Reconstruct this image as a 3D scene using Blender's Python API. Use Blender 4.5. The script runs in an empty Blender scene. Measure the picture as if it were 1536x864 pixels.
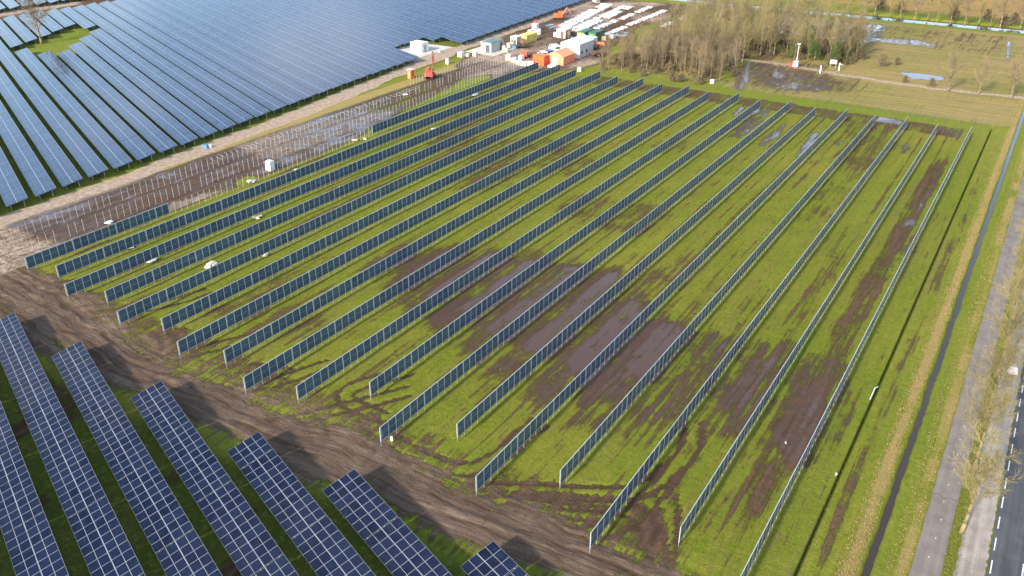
import bpy, math, random
import numpy as np
from mathutils import Vector, Matrix

# ------------------------------------------------------------------ camera, world, sun, exposure
sc = bpy.context.scene
col = sc.collection
CAM_H = 55.0
F_PX, PITCH, ROLL, YAW = 1277.947, 0.4833238, -0.0006773, -0.5629845
W, H = 1536, 864
_f = Vector((math.sin(YAW) * math.cos(PITCH), math.cos(YAW) * math.cos(PITCH), -math.sin(PITCH)))
_r0 = Vector((math.cos(YAW), -math.sin(YAW), 0)); _u0 = _r0.cross(_f)
_r = math.cos(ROLL) * _r0 + math.sin(ROLL) * _u0
_u = -math.sin(ROLL) * _r0 + math.cos(ROLL) * _u0
cam_d = bpy.data.cameras.new('camera'); cam = bpy.data.objects.new('camera', cam_d); col.objects.link(cam)
cam_d.sensor_width = 36.0; cam_d.lens = 36.0 * F_PX / W; cam_d.clip_start = 0.5; cam_d.clip_end = 20000
cam.matrix_world = Matrix(((_r.x, _u.x, -_f.x, 0), (_r.y, _u.y, -_f.y, 0), (_r.z, _u.z, -_f.z, CAM_H), (0, 0, 0, 1)))
sc.camera = cam

SUN_DIR = Vector((0.23, 1.9, -1.0)).normalized()          # direction the light travels
SUN_EL = math.asin(-SUN_DIR.z); SUN_AZ = math.atan2(-SUN_DIR.x, -SUN_DIR.y)
sun_d = bpy.data.lights.new('sun', 'SUN'); sun_d.energy = 3.0; sun_d.angle = math.radians(4.0); sun_d.color = (1.0, 0.91, 0.79)
sun = bpy.data.objects.new('sun', sun_d); col.objects.link(sun)
sun.rotation_euler = SUN_DIR.to_track_quat('-Z', 'Y').to_euler(); sun.location = (-20, -100, 120)

world = bpy.data.worlds.new('World'); sc.world = world; world.use_nodes = True
wn = world.node_tree; wn.nodes.clear()
def wnode(t): return wn.nodes.new(t)
sky = wnode('ShaderNodeTexSky'); sky.sky_type = 'NISHITA'; sky.sun_disc = False
sky.sun_elevation = SUN_EL; sky.sun_rotation = SUN_AZ; sky.air_density = 1.1; sky.dust_density = 1.2; sky.ozone_density = 1.2
bg1 = wnode('ShaderNodeBackground'); bg1.inputs[1].default_value = 0.15; wn.links.new(sky.outputs[0], bg1.inputs[0])
# broken fair-weather cloud all over the sky (only ever seen mirrored in glass and water)
tc = wnode('ShaderNodeTexCoord'); sep = wnode('ShaderNodeSeparateXYZ'); wn.links.new(tc.outputs['Generated'], sep.inputs[0])
mx = wnode('ShaderNodeMath'); mx.operation = 'MAXIMUM'; mx.inputs[1].default_value = 0.06; wn.links.new(sep.outputs[2], mx.inputs[0])
dvx = wnode('ShaderNodeMath'); dvx.operation = 'DIVIDE'; wn.links.new(sep.outputs[0], dvx.inputs[0]); wn.links.new(mx.outputs[0], dvx.inputs[1])
dvy = wnode('ShaderNodeMath'); dvy.operation = 'DIVIDE'; wn.links.new(sep.outputs[1], dvy.inputs[0]); wn.links.new(mx.outputs[0], dvy.inputs[1])
cmb = wnode('ShaderNodeCombineXYZ'); wn.links.new(dvx.outputs[0], cmb.inputs[0]); wn.links.new(dvy.outputs[0], cmb.inputs[1])
cl = wnode('ShaderNodeTexNoise'); cl.inputs['Scale'].default_value = 1.1; cl.inputs['Detail'].default_value = 7; cl.inputs['Roughness'].default_value = 0.55
wn.links.new(cmb.outputs[0], cl.inputs['Vector'])
cr = wnode('ShaderNodeValToRGB'); cr.color_ramp.elements[0].position = 0.53; cr.color_ramp.elements[1].position = 0.80
wn.links.new(cl.outputs[0], cr.inputs[0])
bg2 = wnode('ShaderNodeBackground'); bg2.inputs[0].default_value = (0.93, 0.95, 1.0, 1); bg2.inputs[1].default_value = 1.05
ms = wnode('ShaderNodeMixShader'); wn.links.new(cr.outputs[0], ms.inputs[0]); wn.links.new(bg1.outputs[0], ms.inputs[1]); wn.links.new(bg2.outputs[0], ms.inputs[2])
wo = wnode('ShaderNodeOutputWorld'); wn.links.new(ms.outputs[0], wo.inputs[0])

vs = sc.view_settings; vs.view_transform = 'Standard'; vs.look = 'None'; vs.gamma = 1.0; vs.use_curve_mapping = False
vs.exposure = 1.36
sc.cycles.max_bounces = 6; sc.cycles.diffuse_bounces = 2; sc.cycles.glossy_bounces = 3; sc.cycles.transmission_bounces = 2; sc.cycles.transparent_max_bounces = 6
sc.cycles.caustics_reflective = False; sc.cycles.caustics_refractive = False

# ------------------------------------------------------------------ pixel <-> ground helpers (photo is 1536 x 864)
def g(px, py, z=0.0):
    d = _f + _r * ((px - W / 2) / F_PX) - _u * ((py - H / 2) / F_PX)
    t = (z - CAM_H) / d.z
    return Vector((d.x * t, d.y * t, z))
def pix(p):
    d = Vector(p) - Vector((0, 0, CAM_H)); z = d.dot(_f)
    if z < 1: return (-9999, 9999)
    return (W / 2 + F_PX * d.dot(_r) / z, H / 2 - F_PX * d.dot(_u) / z)
def inframe(p, m=40):
    x, y = pix(p); return -m < x < W + m and -m < y < H + m

# ------------------------------------------------------------------ materials
def nn(nt, t, **kw):
    n = nt.nodes.new(t)
    for k, v in kw.items():
        if k in n.inputs.keys() if isinstance(k, str) else False: n.inputs[k].default_value = v
        else: setattr(n, k, v)
    return n
class NT:
    """tiny node-building helper"""
    def __init__(s, name):
        s.m = bpy.data.materials.new(name); s.m.use_nodes = True; s.t = s.m.node_tree
        s.b = s.t.nodes['Principled BSDF']
    def sock(s, v, inp):
        if isinstance(v, bpy.types.NodeSocket): s.t.links.new(v, inp)
        elif isinstance(v, (tuple, list)):
            if inp.type == 'RGBA': inp.default_value = (*v, 1) if len(v) == 3 else v
            else: inp.default_value = v
        else: inp.default_value = v
    def math(s, op, a, b=0.0, c=None, clamp=False):
        n = s.t.nodes.new('ShaderNodeMath'); n.operation = op; n.use_clamp = clamp
        s.sock(a, n.inputs[0]); s.sock(b, n.inputs[1])
        if c is not None: s.sock(c, n.inputs[2])
        return n.outputs[0]
    def add(s, *a):
        o = a[0]
        for b in a[1:]: o = s.math('ADD', o, b)
        return o
    def mul(s, a, b): return s.math('MULTIPLY', a, b)
    def ramp(s, v, lo, hi, a=0.0, b=1.0):
        n = s.t.nodes.new('ShaderNodeMapRange'); n.interpolation_type = 'SMOOTHSTEP'; n.clamp = True
        s.sock(v, n.inputs[0]); n.inputs[1].default_value = lo; n.inputs[2].default_value = hi; n.inputs[3].default_value = a; n.inputs[4].default_value = b
        return n.outputs[0]
    def mix(s, f, a, b):
        n = s.t.nodes.new('ShaderNodeMix'); n.data_type = 'RGBA'; s.sock(f, n.inputs[0]); s.sock(a, n.inputs[6]); s.sock(b, n.inputs[7])
        return n.outputs[2]
    def xyz(s, x, y, z=0.0):
        n = s.t.nodes.new('ShaderNodeCombineXYZ'); s.sock(x, n.inputs[0]); s.sock(y, n.inputs[1]); s.sock(z, n.inputs[2]); return n.outputs[0]
    def split(s, v):
        n = s.t.nodes.new('ShaderNodeSeparateXYZ'); s.sock(v, n.inputs[0]); return n.outputs
    def noise(s, vec, scale, detail=4, rough=0.55, dist=0.0):
        n = s.t.nodes.new('ShaderNodeTexNoise'); s.t.links.new(vec, n.inputs['Vector'])
        n.inputs['Scale'].default_value = scale; n.inputs['Detail'].default_value = detail; n.inputs['Roughness'].default_value = rough; n.inputs['Distortion'].default_value = dist
        return n.outputs[0]
    def obj(s): return s.t.nodes.new('ShaderNodeTexCoord').outputs['Object']
    def rand(s): return s.t.nodes.new('ShaderNodeObjectInfo').outputs['Random']
    def bump(s, h, strength, dist=0.1):
        n = s.t.nodes.new('ShaderNodeBump'); s.sock(h, n.inputs['Height']); s.sock(strength, n.inputs['Strength']); n.inputs['Distance'].default_value = dist
        s.t.links.new(n.outputs[0], s.b.inputs['Normal'])
    def attr(s, name):
        n = s.t.nodes.new('ShaderNodeAttribute'); n.attribute_name = name; return n
    def set(s, color=None, rough=None, metal=None, ior=None, spec=None):
        if color is not None: s.sock(color, s.b.inputs['Base Color'])
        if rough is not None: s.sock(rough, s.b.inputs['Roughness'])
        if metal is not None: s.sock(metal, s.b.inputs['Metallic'])
        if ior is not None: s.b.inputs['IOR'].default_value = ior
        if spec is not None: s.sock(spec, s.b.inputs['Specular IOR Level'])
        return s.m
def plain(name, c, rough=0.6, metal=0.0, var=0.18, scale=1.5, dirt=0.0):
    n = NT(name); v = n.obj(); a = n.noise(v, scale, 6, 0.6)
    dk = tuple(x * (1 - var) for x in c); lt = tuple(min(1, x * (1 + var)) for x in c)
    cc = n.mix(n.ramp(a, 0.3, 0.7), dk, lt)
    if dirt: cc = n.mix(n.mul(n.ramp(n.noise(v, scale * 3, 8, 0.7), 0.52, 0.72), dirt), cc, (0.16, 0.12, 0.085))
    n.set(cc, n.ramp(a, 0.2, 0.8, rough * 0.85, min(1, rough * 1.15)), metal)
    return n.m

M = {}
M['galv'] = plain('galvanised_steel', (0.31, 0.33, 0.335), 0.6, 0.15, 0.10, 0.7)
M['postlight'] = plain('lightened_post_steel', (0.50, 0.52, 0.53), 0.5, 0.1, 0.08, 0.7)
M['alu'] = plain('aluminium_frame', (0.27, 0.29, 0.32), 0.5, 0.1, 0.06, 0.5)
M['white'] = plain('white_paint', (0.68, 0.68, 0.66), 0.5, 0, 0.05, 0.4, 0.25)
M['whitetarp'] = plain('white_tarpaulin', (0.56, 0.56, 0.55), 0.55, 0, 0.10, 0.5, 0.1)
M['wrap'] = plain('pale_wrapping', (0.44, 0.44, 0.45), 0.5, 0, 0.25, 0.5, 0.25)
M['wood'] = plain('raw_pallet_wood', (0.50, 0.37, 0.22), 0.8, 0, 0.25, 3)
M['orange'] = plain('orange_paint', (0.62, 0.12, 0.03), 0.5, 0, 0.12, 0.5, 0.2)
M['coral'] = plain('faded_orange_tarpaulin', (0.80, 0.27, 0.14), 0.55, 0, 0.10, 0.6, 0.1)
M['red'] = plain('red_paint', (0.55, 0.035, 0.03), 0.45, 0, 0.12, 1, 0.1)
M['green'] = plain('green_paint', (0.09, 0.24, 0.08), 0.55, 0, 0.2, 0.6, 0.3)
M['dgreen'] = plain('dark_green_paint', (0.03, 0.11, 0.07), 0.55, 0, 0.2, 0.6, 0.3)
M['yellow'] = plain('yellow_sheeting', (0.66, 0.50, 0.14), 0.6, 0, 0.12, 0.6, 0.15)
M['beige'] = plain('beige_panel', (0.52, 0.46, 0.37), 0.65, 0, 0.12, 0.6, 0.2)
M['greywall'] = plain('grey_green_cladding', (0.36, 0.39, 0.36), 0.6, 0, 0.10, 0.6, 0.1)
M['greyroof'] = plain('slate_green_roof', (0.10, 0.16, 0.16), 0.6, 0, 0.15, 0.6, 0.15)
M['dark'] = plain('dark_rubber', (0.02, 0.02, 0.022), 0.7, 0, 0.2, 2)
M['steel'] = plain('dark_steel', (0.10, 0.10, 0.11), 0.5, 0.3, 0.2, 2)
M['brown'] = plain('rusty_brown', (0.16, 0.085, 0.045), 0.8, 0, 0.3, 2)
M['bluecar'] = plain('blue_car_paint', (0.02, 0.07, 0.17), 0.3, 0, 0.05, 1)
M['bluebin'] = plain('blue_plastic', (0.08, 0.17, 0.26), 0.5, 0, 0.1, 1)
M['glass'] = plain('dark_window_glass', (0.03, 0.045, 0.06), 0.1, 0, 0.1, 1)
M['grey'] = plain('grey_plastic', (0.40, 0.41, 0.42), 0.6, 0, 0.15, 1)
M['pink'] = plain('pinkish_white_fabric', (0.80, 0.66, 0.68), 0.7, 0, 0.12, 3)
M['concrete'] = plain('pale_concrete', (0.46, 0.42, 0.36), 0.85, 0, 0.15, 0.8, 0.2)
M['paint'] = plain('white_road_paint', (0.58, 0.58, 0.56), 0.6, 0, 0.12, 4, 0.15)

def glass_vertical():
    n = NT('bifacial_panel_glass'); v = n.obj(); x, y, z = n.split(v)
    r = n.rand()
    # cell gaps: 6 across, 18 high, plus the half-cell gap across the middle
    cy = n.math('ABSOLUTE', n.math('SUBTRACT', n.math('FRACT', n.math('DIVIDE', y, 0.182)), 0.5))
    cz = n.math('ABSOLUTE', n.math('SUBTRACT', n.math('FRACT', n.math('DIVIDE', z, 0.0912)), 0.5))
    gap = n.math('MAXIMUM', n.ramp(cy, 0.475, 0.49), n.ramp(cz, 0.455, 0.48))
    a = n.mix(r, (0.040, 0.070, 0.100), (0.068, 0.105, 0.142))
    blot = n.noise(n.xyz(n.mul(r, 40.0), y, z), 1.6, 3, 0.6)
    a = n.mix(n.ramp(blot, 0.35, 0.7), a, (0.060, 0.110, 0.145))
    n.set(n.mix(n.mul(gap, 0.4), a, (0.08, 0.15, 0.19)), 0.18, 0, 1.5, 0.35)
    return n.m
def glass_table(far=False):
    n = NT('solar_field_glass' if far else 'solar_table_glass'); v = n.obj(); x, y, z = n.split(v); r = n.rand()
    if not far:
        cx = n.math('ABSOLUTE', n.math('SUBTRACT', n.math('FRACT', n.math('DIVIDE', n.math('ADD', x, 0.546), 0.182)), 0.5))
        cy = n.math('ABSOLUTE', n.math('SUBTRACT', n.math('FRACT', n.math('DIVIDE', y, 0.095)), 0.5))
        gap = n.math('MAXIMUM', n.ramp(cx, 0.47, 0.49), n.ramp(cy, 0.45, 0.48))
        a = n.mix(r, (0.0025, 0.005, 0.017), (0.0085, 0.013, 0.034))
        a = n.mix(n.ramp(n.noise(n.xyz(n.mul(r, 50.0), x, y), 1.3, 3), 0.4, 0.75), a, (0.008, 0.015, 0.036))
        n.set(n.mix(n.mul(gap, 0.25), a, (0.05, 0.06, 0.09)), 0.10, 0, 1.5, 0.14)
        return n.m
    # far strips: modules are only a few pixels, so their frames are drawn by the material
    mx_ = n.math('ABSOLUTE', n.math('SUBTRACT', n.math('FRACT', n.math('DIVIDE', x, 1.158)), 0.5))
    my_ = n.math('ABSOLUTE', n.math('SUBTRACT', n.math('FRACT', n.math('DIVIDE', y, 1.79)), 0.5))
    hy_ = n.math('ABSOLUTE', n.math('SUBTRACT', n.math('FRACT', n.math('DIVIDE', y, 0.895)), 0.5))
    frame = n.math('MAXIMUM', n.ramp(mx_, 0.472, 0.482), n.ramp(my_, 0.474, 0.482))
    half = n.mul(n.ramp(hy_, 0.482, 0.490), 0.4)
    cell = n.t.nodes.new('ShaderNodeTexWhiteNoise'); cell.noise_dimensions = '3D'
    n.t.links.new(n.xyz(n.math('FLOOR', n.math('DIVIDE', x, 1.158)), n.math('FLOOR', n.math('DIVIDE', y, 1.79)), n.mul(r, 99.0)), cell.inputs[0])
    a = n.mix(cell.outputs[0], (0.010, 0.024, 0.056), (0.018, 0.041, 0.086))  # base paler than on the near tables, standing in for mirrored sky
    n.set(n.mix(n.math('MAXIMUM', frame, half), a, (0.24, 0.26, 0.29)), n.math('ADD', n.mul(cell.outputs[0], 0.05), 0.09), 0, 1.5, 0.30)
    # colour and roughness differ at random from module to module
    return n.m
M['vglass'] = glass_vertical(); M['tglass'] = glass_table(); M['fglass'] = glass_table(True)

def ground_mat():
    n = NT('field_ground'); v = n.obj(); x, y, z = n.split(v)
    A = n.attr('ga'); B = n.attr('gb'); C = n.attr('gc')
    sa = n.t.nodes.new('ShaderNodeSeparateColor'); n.t.links.new(A.outputs['Color'], sa.inputs[0])
    sb = n.t.nodes.new('ShaderNodeSeparateColor'); n.t.links.new(B.outputs['Color'], sb.inputs[0])
    scs = n.t.nodes.new('ShaderNodeSeparateColor'); n.t.links.new(C.outputs['Color'], scs.inputs[0])
    mud, wet, straw, sand = sa.outputs[0], sa.outputs[1], sa.outputs[2], A.outputs['Alpha']
    pu, pv, pw, lush = sb.outputs[0], sb.outputs[1], sb.outputs[2], B.outputs['Alpha']
    dark, rust, furrow, rutm = scs.outputs[0], scs.outputs[1], scs.outputs[2], C.outputs['Alpha']
    flat = n.xyz(x, y, 0.0)
    n_big = n.noise(flat, 0.035, 4, 0.6); n_mid = n.noise(flat, 0.22, 6, 0.62); n_small = n.noise(flat, 1.1, 5, 0.65); n_fine = n.noise(flat, 4.2, 6, 0.80); n_pat = n.noise(n.xyz(x, n.mul(y, 0.45), 4.0), 0.55, 6, 0.7); n_gr = n.noise(n.xyz(x, n.mul(y, 0.7), 8.0), 2.1, 4, 0.75)
    st = n.noise(n.xyz(n.mul(x, 1.5), n.mul(y, 0.05), 3.0), 1.0, 5, 0.62, 0.3)          # streaks along the rows
    stf = n.noise(n.xyz(n.mul(x, 3.2), n.mul(y, 0.12), 6.0), 1.0, 4, 0.65, 0.3)
    st2 = n.noise(n.xyz(n.mul(x, 0.6), n.mul(y, 0.025), 9.0), 1.0, 4, 0.6, 0.2)
    wob = n.mul(n.math('SUBTRACT', n.noise(flat, 0.10, 2, 0.5), 0.5), 5.0)
    tr = n.noise(n.xyz(n.add(n.mul(pu, 1.25), wob), n.mul(pv, 0.07), 5.0), 1.0, 5, 0.62, 0.25)          # wheel ruts along the mud track
    tr2 = n.noise(n.xyz(n.mul(pu, 4.0), n.mul(pv, 0.3), 15.0), 1.0, 5, 0.7, 0.6)
    def c5(s): return n.math('SUBTRACT', s, 0.5)
    # grass
    gm = n.add(n.mul(c5(n_mid), 0.6), n.mul(c5(st), 1.0), n.mul(c5(stf), 0.6), n.mul(c5(n_big), 0.9), n.mul(c5(n_small), 0.5), 0.5)
    grass = n.mix(n.ramp(gm, 0.25, 0.85), (0.124, 0.156, 0.012), (0.212, 0.198, 0.028))
    grass = n.mix(n.mul(lush, n.ramp(n.add(n_small, n.mul(c5(n_mid), 0.6)), 0.3, 0.75)), grass, (0.112, 0.168, 0.014))
    grass = n.mix(n.mul(n.ramp(n_fine, 0.50, 0.70), 0.75), grass, (0.225, 0.205, 0.050))
    grass = n.mix(n.mul(n.ramp(n_fine, 0.46, 0.28), 0.50), grass, (0.048, 0.074, 0.010))
    grass = n.mix(n.mul(n.ramp(n.add(n_small, n.mul(c5(st2), 0.7)), 0.50, 0.78), 0.6), grass, (0.180, 0.140, 0.050))
    grass = n.mix(n.mul(n.ramp(n.add(n.mul(n_pat, 0.5), n.mul(stf, 0.5), n.mul(c5(st2), 0.5)), 0.52, 0.68), 0.6), grass, (0.150, 0.110, 0.042))
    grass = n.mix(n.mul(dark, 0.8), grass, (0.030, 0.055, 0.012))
    grass = n.mix(n.mul(n.ramp(n_gr, 0.50, 0.68), 0.6), grass, (0.215, 0.215, 0.045))
    grass = n.mix(n.mul(n.ramp(n_gr, 0.46, 0.28), 0.50), grass, (0.056, 0.080, 0.012))
    # straw / dead grass
    sf = n.math('ADD', straw, n.add(n.mul(c5(n_small), 0.55), n.mul(c5(st), 0.5), n.mul(c5(n_mid), 0.5)))
    sth = n.noise(n.xyz(n.mul(x, 0.04), n.mul(y, 0.7), 2.0), 1.0, 5, 0.65, 0.3)
    sf = n.math('ADD', sf, n.mul(n.mul(c5(sth), furrow), 1.2))
    strawc = n.mix(n.ramp(n_fine, 0.3, 0.7), (0.215, 0.150, 0.050), (0.40, 0.29, 0.11))
    strawc = n.mix(n.ramp(n_mid, 0.4, 0.7), strawc, (0.25, 0.20, 0.065))
    strawc = n.mix(n.mul(furrow, n.ramp(sth, 0.55, 0.35)), strawc, (0.13, 0.10, 0.045))
    colr = n.mix(n.ramp(sf, 0.35, 0.75), grass, strawc)
    fur = n.math('SINE', n.mul(n.add(y, n.mul(n_mid, 3.0)), 3.0))
    colr = n.mix(n.mul(furrow, n.ramp(n.add(fur, n.mul(c5(n_small), 2.5)), -0.1, 0.9)), colr, (0.14, 0.105, 0.07))
    colr = n.mix(n.mul(rust, n.ramp(n.add(n_mid, n.mul(c5(n_small), 0.4)), 0.3, 0.6)), colr, (0.33, 0.17, 0.075))
    # mud
    mf = n.math('ADD', mud, n.add(n.mul(c5(n_mid), 0.55), n.mul(c5(st), 1.35), n.mul(c5(stf), 0.7), n.mul(c5(n_pat), 0.75), n.mul(c5(n_small), 0.35), n.mul(c5(n_gr), 0.6), n.mul(c5(n_fine), 0.5)))
    mf = n.math('ADD', mf, n.mul(n.mul(c5(tr), pw), 1.0))
    mmask = n.ramp(mf, 0.36, 0.68)
    rut = n.mix(pw, st, tr)
    mudc = n.mix(n.ramp(rut, 0.34, 0.66), (0.068, 0.037, 0.024), (0.130, 0.079, 0.050))
    mudc = n.mix(n.mul(n.ramp(n_pat, 0.42, 0.70), 0.5), mudc, (0.112, 0.072, 0.050))
    mudc = n.mix(n.mul(pw, n.ramp(rut, 0.36, 0.60)), mudc, (0.172, 0.120, 0.083))
    mudc = n.mix(n.mul(n.ramp(n_fine, 0.48, 0.25), 0.5), mudc, (0.035, 0.022, 0.015))
    mudc = n.mix(n.mul(n.ramp(n_gr, 0.5, 0.3), 0.45), mudc, (0.055, 0.036, 0.026))
    mudc = n.mix(n.mul(pw, n.ramp(n.add(n.mul(tr2, 0.5), n.mul(n_mid, 0.5)), 0.47, 0.68)), mudc, (0.240, 0.174, 0.122))
    mudc = n.mix(n.mul(rutm, 0.55), mudc, (0.058, 0.037, 0.027))
    colr = n.mix(mmask, colr, mudc)
    # dry sand and gravel
    sdm = n.ramp(n.math('ADD', sand, n.add(n.mul(c5(n_mid), 0.35), n.mul(c5(n_small), 0.4), n.mul(c5(st), 0.25))), 0.38, 0.66)
    sandc = n.mix(n.ramp(n.add(n_small, n.mul(c5(n_fine), 0.8)), 0.25, 0.8), (0.25, 0.180, 0.125), (0.47, 0.36, 0.265))
    colr = n.mix(sdm, colr, sandc)
    # standing water
    wf = n.math('ADD', wet, n.add(n.mul(c5(n_mid), 0.40), n.mul(c5(st), 0.55), n.mul(c5(n_pat), 0.6), n.mul(c5(n_small), 0.14), n.mul(c5(n_fine), 0.16)))
    wmask = n.ramp(wf, 0.49, 0.60); damp = n.ramp(wf, 0.30, 0.52)
    colr = n.mix(n.mul(damp, 0.62), colr, (0.064, 0.036, 0.024))
    colr = n.mix(n.mul(wmask, 0.9), colr, (0.082, 0.045, 0.029))
    rough = n.math('SUBTRACT', 0.95, n.mul(damp, 0.35))
    rough = n.math('SUBTRACT', rough, n.mul(wmask, 0.565))
    n.set(colr, rough, 0, 1.36, n.math('ADD', 0.12, n.mul(damp, 0.45)))
    h = n.add(n.mul(n_fine, 0.45), n.mul(n_small, 0.5), n.mul(n.mul(rut, mmask), 0.7))
    n.bump(h, n.math('MAXIMUM', n.math('SUBTRACT', 0.9, n.mul(wmask, 1.0)), 0.0), 0.40)
    return n.m

def asphalt(name, c1, c2, streak=0.6):
    n = NT(name); v = n.obj(); x, y, z = n.split(v)
    a = n.noise(v, 0.5, 6, 0.6); f = n.noise(v, 9, 4, 0.8); s = n.noise(n.xyz(n.mul(x, 2.2), n.mul(y, 0.04)), 1.0, 4, 0.6)
    k = n.add(n.mul(n.math('SUBTRACT', a, 0.5), 0.8), n.mul(n.math('SUBTRACT', s, 0.5), streak), n.mul(n.math('SUBTRACT', f, 0.5), 0.5), 0.5)
    n.set(n.mix(n.ramp(k, 0.2, 0.8), c1, c2), 0.85, 0); n.bump(f, 0.3, 0.02)
    return n.m
M['path'] = asphalt('worn_path_asphalt', (0.120, 0.098, 0.080), (0.205, 0.172, 0.145))
M['road'] = asphalt('road_asphalt', (0.036, 0.036, 0.040), (0.075, 0.075, 0.080), 0.9)
M['verge'] = asphalt('gravel_verge', (0.19, 0.155, 0.125), (0.36, 0.31, 0.265), 1.0)
n_ = NT('still_water'); n_.set((0.045, 0.034, 0.026), 0.04, 0, 1.33, 0.5); n_.bump(n_.noise(n_.obj(), 1.5, 3), 0.02, 0.05); M['water'] = n_.m
def bark(name, a, b, sc_=3.0):
    n = NT(name); v = n.obj(); r = n.rand(); k = n.noise(v, sc_, 5, 0.7)
    n.set(n.mix(n.add(n.mul(n.ramp(k, 0.3, 0.7), 0.7), n.mul(r, 0.3)), a, b), 0.9); return n.m
M['bark_y'] = bark('yellow_green_bark', (0.15, 0.12, 0.055), (0.28, 0.225, 0.105))
M['bark_b'] = bark('brown_bark', (0.120, 0.090, 0.055), (0.270, 0.205, 0.125))
M['twig_y'] = bark('olive_twigs', (0.150, 0.125, 0.048), (0.255, 0.208, 0.090), 0.6)
M['twig_b'] = bark('brown_twigs', (0.135, 0.098, 0.058), (0.245, 0.182, 0.110), 0.6)
M['twig_r'] = bark('reddish_twigs', (0.10, 0.075, 0.045), (0.21, 0.155, 0.092), 0.6)
M['ivy'] = bark('ivy_leaves', (0.028, 0.058, 0.010), (0.095, 0.140, 0.030), 1.5)
M['reed'] = bark('dry_reed', (0.20, 0.15, 0.055), (0.36, 0.27, 0.115), 2)
M['tuft'] = bark('grass_tuft', (0.075, 0.105, 0.014), (0.17, 0.165, 0.032), 2)

# ------------------------------------------------------------------ object helpers
def tag(o, label=None, cat=None, group=None, kind=None):
    if label: o['label'] = label
    if cat: o['category'] = cat
    if group: o['group'] = group
    if kind: o['kind'] = kind
    return o
def empty(name, loc, rz=0.0, label=None, cat=None, group=None):
    o = bpy.data.objects.new(name, None); col.objects.link(o); o.location = loc; o.rotation_euler = (0, 0, rz); o.empty_display_size = 0.2
    return tag(o, label, cat, group)
def link(name, me, parent=None, loc=(0, 0, 0), rot=None):
    o = bpy.data.objects.new(name, me); col.objects.link(o); o.location = loc
    if rot: o.rotation_euler = rot
    if parent: o.parent = parent
    return o
class MB:
    """collects boxes, cylinders, prisms and quads into one mesh"""
    def __init__(s): s.v = []; s.f = []; s.mi = []; s.mats = []
    def mat(s, m):
        if m not in s.mats: s.mats.append(m)
        return s.mats.index(m)
    def poly(s, pts, m):
        b = len(s.v); s.v += [tuple(p) for p in pts]; s.f.append(tuple(range(b, b + len(pts)))); s.mi.append(s.mat(m)); return s
    def box(s, c, d, m, rz=0.0, taper=1.0):
        x, y, z = d[0] / 2, d[1] / 2, d[2] / 2; b = len(s.v); i = s.mat(m); cs, sn = math.cos(rz), math.sin(rz)
        for zz, t in ((-z, 1.0), (z, taper)):
            for xx, yy in ((-x, -y), (x, -y), (x, y), (-x, y)):
                xx *= t; yy *= t
                s.v.append((c[0] + xx * cs - yy * sn, c[1] + xx * sn + yy * cs, c[2] + zz))
        for q in ((3, 2, 1, 0), (4, 5, 6, 7), (0, 1, 5, 4), (1, 2, 6, 5), (2, 3, 7, 6), (3, 0, 4, 7)):
            s.f.append(tuple(b + k for k in q)); s.mi.append(i)
        return s
    def tube(s, p0, p1, r0, r1, m, n=6):
        p0 = Vector(p0); p1 = Vector(p1); d = (p1 - p0)
        if d.length < 1e-6: return s
        d.normalize(); a = d.orthogonal().normalized(); c = d.cross(a); b = len(s.v); i = s.mat(m)
        for p, r in ((p0, r0), (p1, r1)):
            for k in range(n):
                t = 2 * math.pi * k / n; s.v.append(tuple(p + a * (r * math.cos(t)) + c * (r * math.sin(t))))
        for k in range(n): s.f.append((b + k, b + (k + 1) % n, b + n + (k + 1) % n, b + n + k)); s.mi.append(i)
        s.f.append(tuple(b + k for k in reversed(range(n)))); s.mi.append(i); s.f.append(tuple(b + n + k for k in range(n))); s.mi.append(i)
        return s
    def prism(s, prof, y0, y1, m):
        """profile in x-z, extruded along y"""
        b = len(s.v); k = len(prof); i = s.mat(m)
        s.v += [(x, y0, z) for x, z in prof] + [(x, y1, z) for x, z in prof]
        for j in range(k): s.f.append((b + j, b + (j + 1) % k, b + k + (j + 1) % k, b + k + j)); s.mi.append(i)
        s.f.append(tuple(b + j for j in reversed(range(k)))); s.mi.append(i); s.f.append(tuple(b + k + j for j in range(k))); s.mi.append(i)
        return s
    def mesh(s, name, smooth=False):
        me = bpy.data.meshes.new(name); me.from_pydata(s.v, [], s.f)
        for m in s.mats: me.materials.append(m)
        me.polygons.foreach_set('material_index', s.mi)
        if smooth: me.polygons.foreach_set('use_smooth', [True] * len(s.f))
        me.update(); return me
    def part(s, name, parent=None, loc=(0, 0, 0), rot=None): return link(name, s.mesh(name), parent, loc, rot)
ORD = ['first', 'second', 'third', 'fourth', 'fifth', 'sixth', 'seventh', 'eighth', 'ninth', 'tenth', 'eleventh', 'twelfth', 'thirteenth', 'fourteenth', 'fifteenth',
       'sixteenth', 'seventeenth', 'eighteenth', 'nineteenth', 'twentieth']
TENS = ['', '', 'twenty', 'thirty', 'forty', 'fifty', 'sixty', 'seventy']
TENTH = ['', '', 'twentieth', 'thirtieth', 'fortieth', 'fiftieth', 'sixtieth', 'seventieth']
def ordinal(k):           # k counts from 1
    if k <= 20: return ORD[k - 1]
    return TENTH[k // 10] if k % 10 == 0 else TENS[k // 10] + '-' + ORD[k % 10 - 1]

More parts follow.
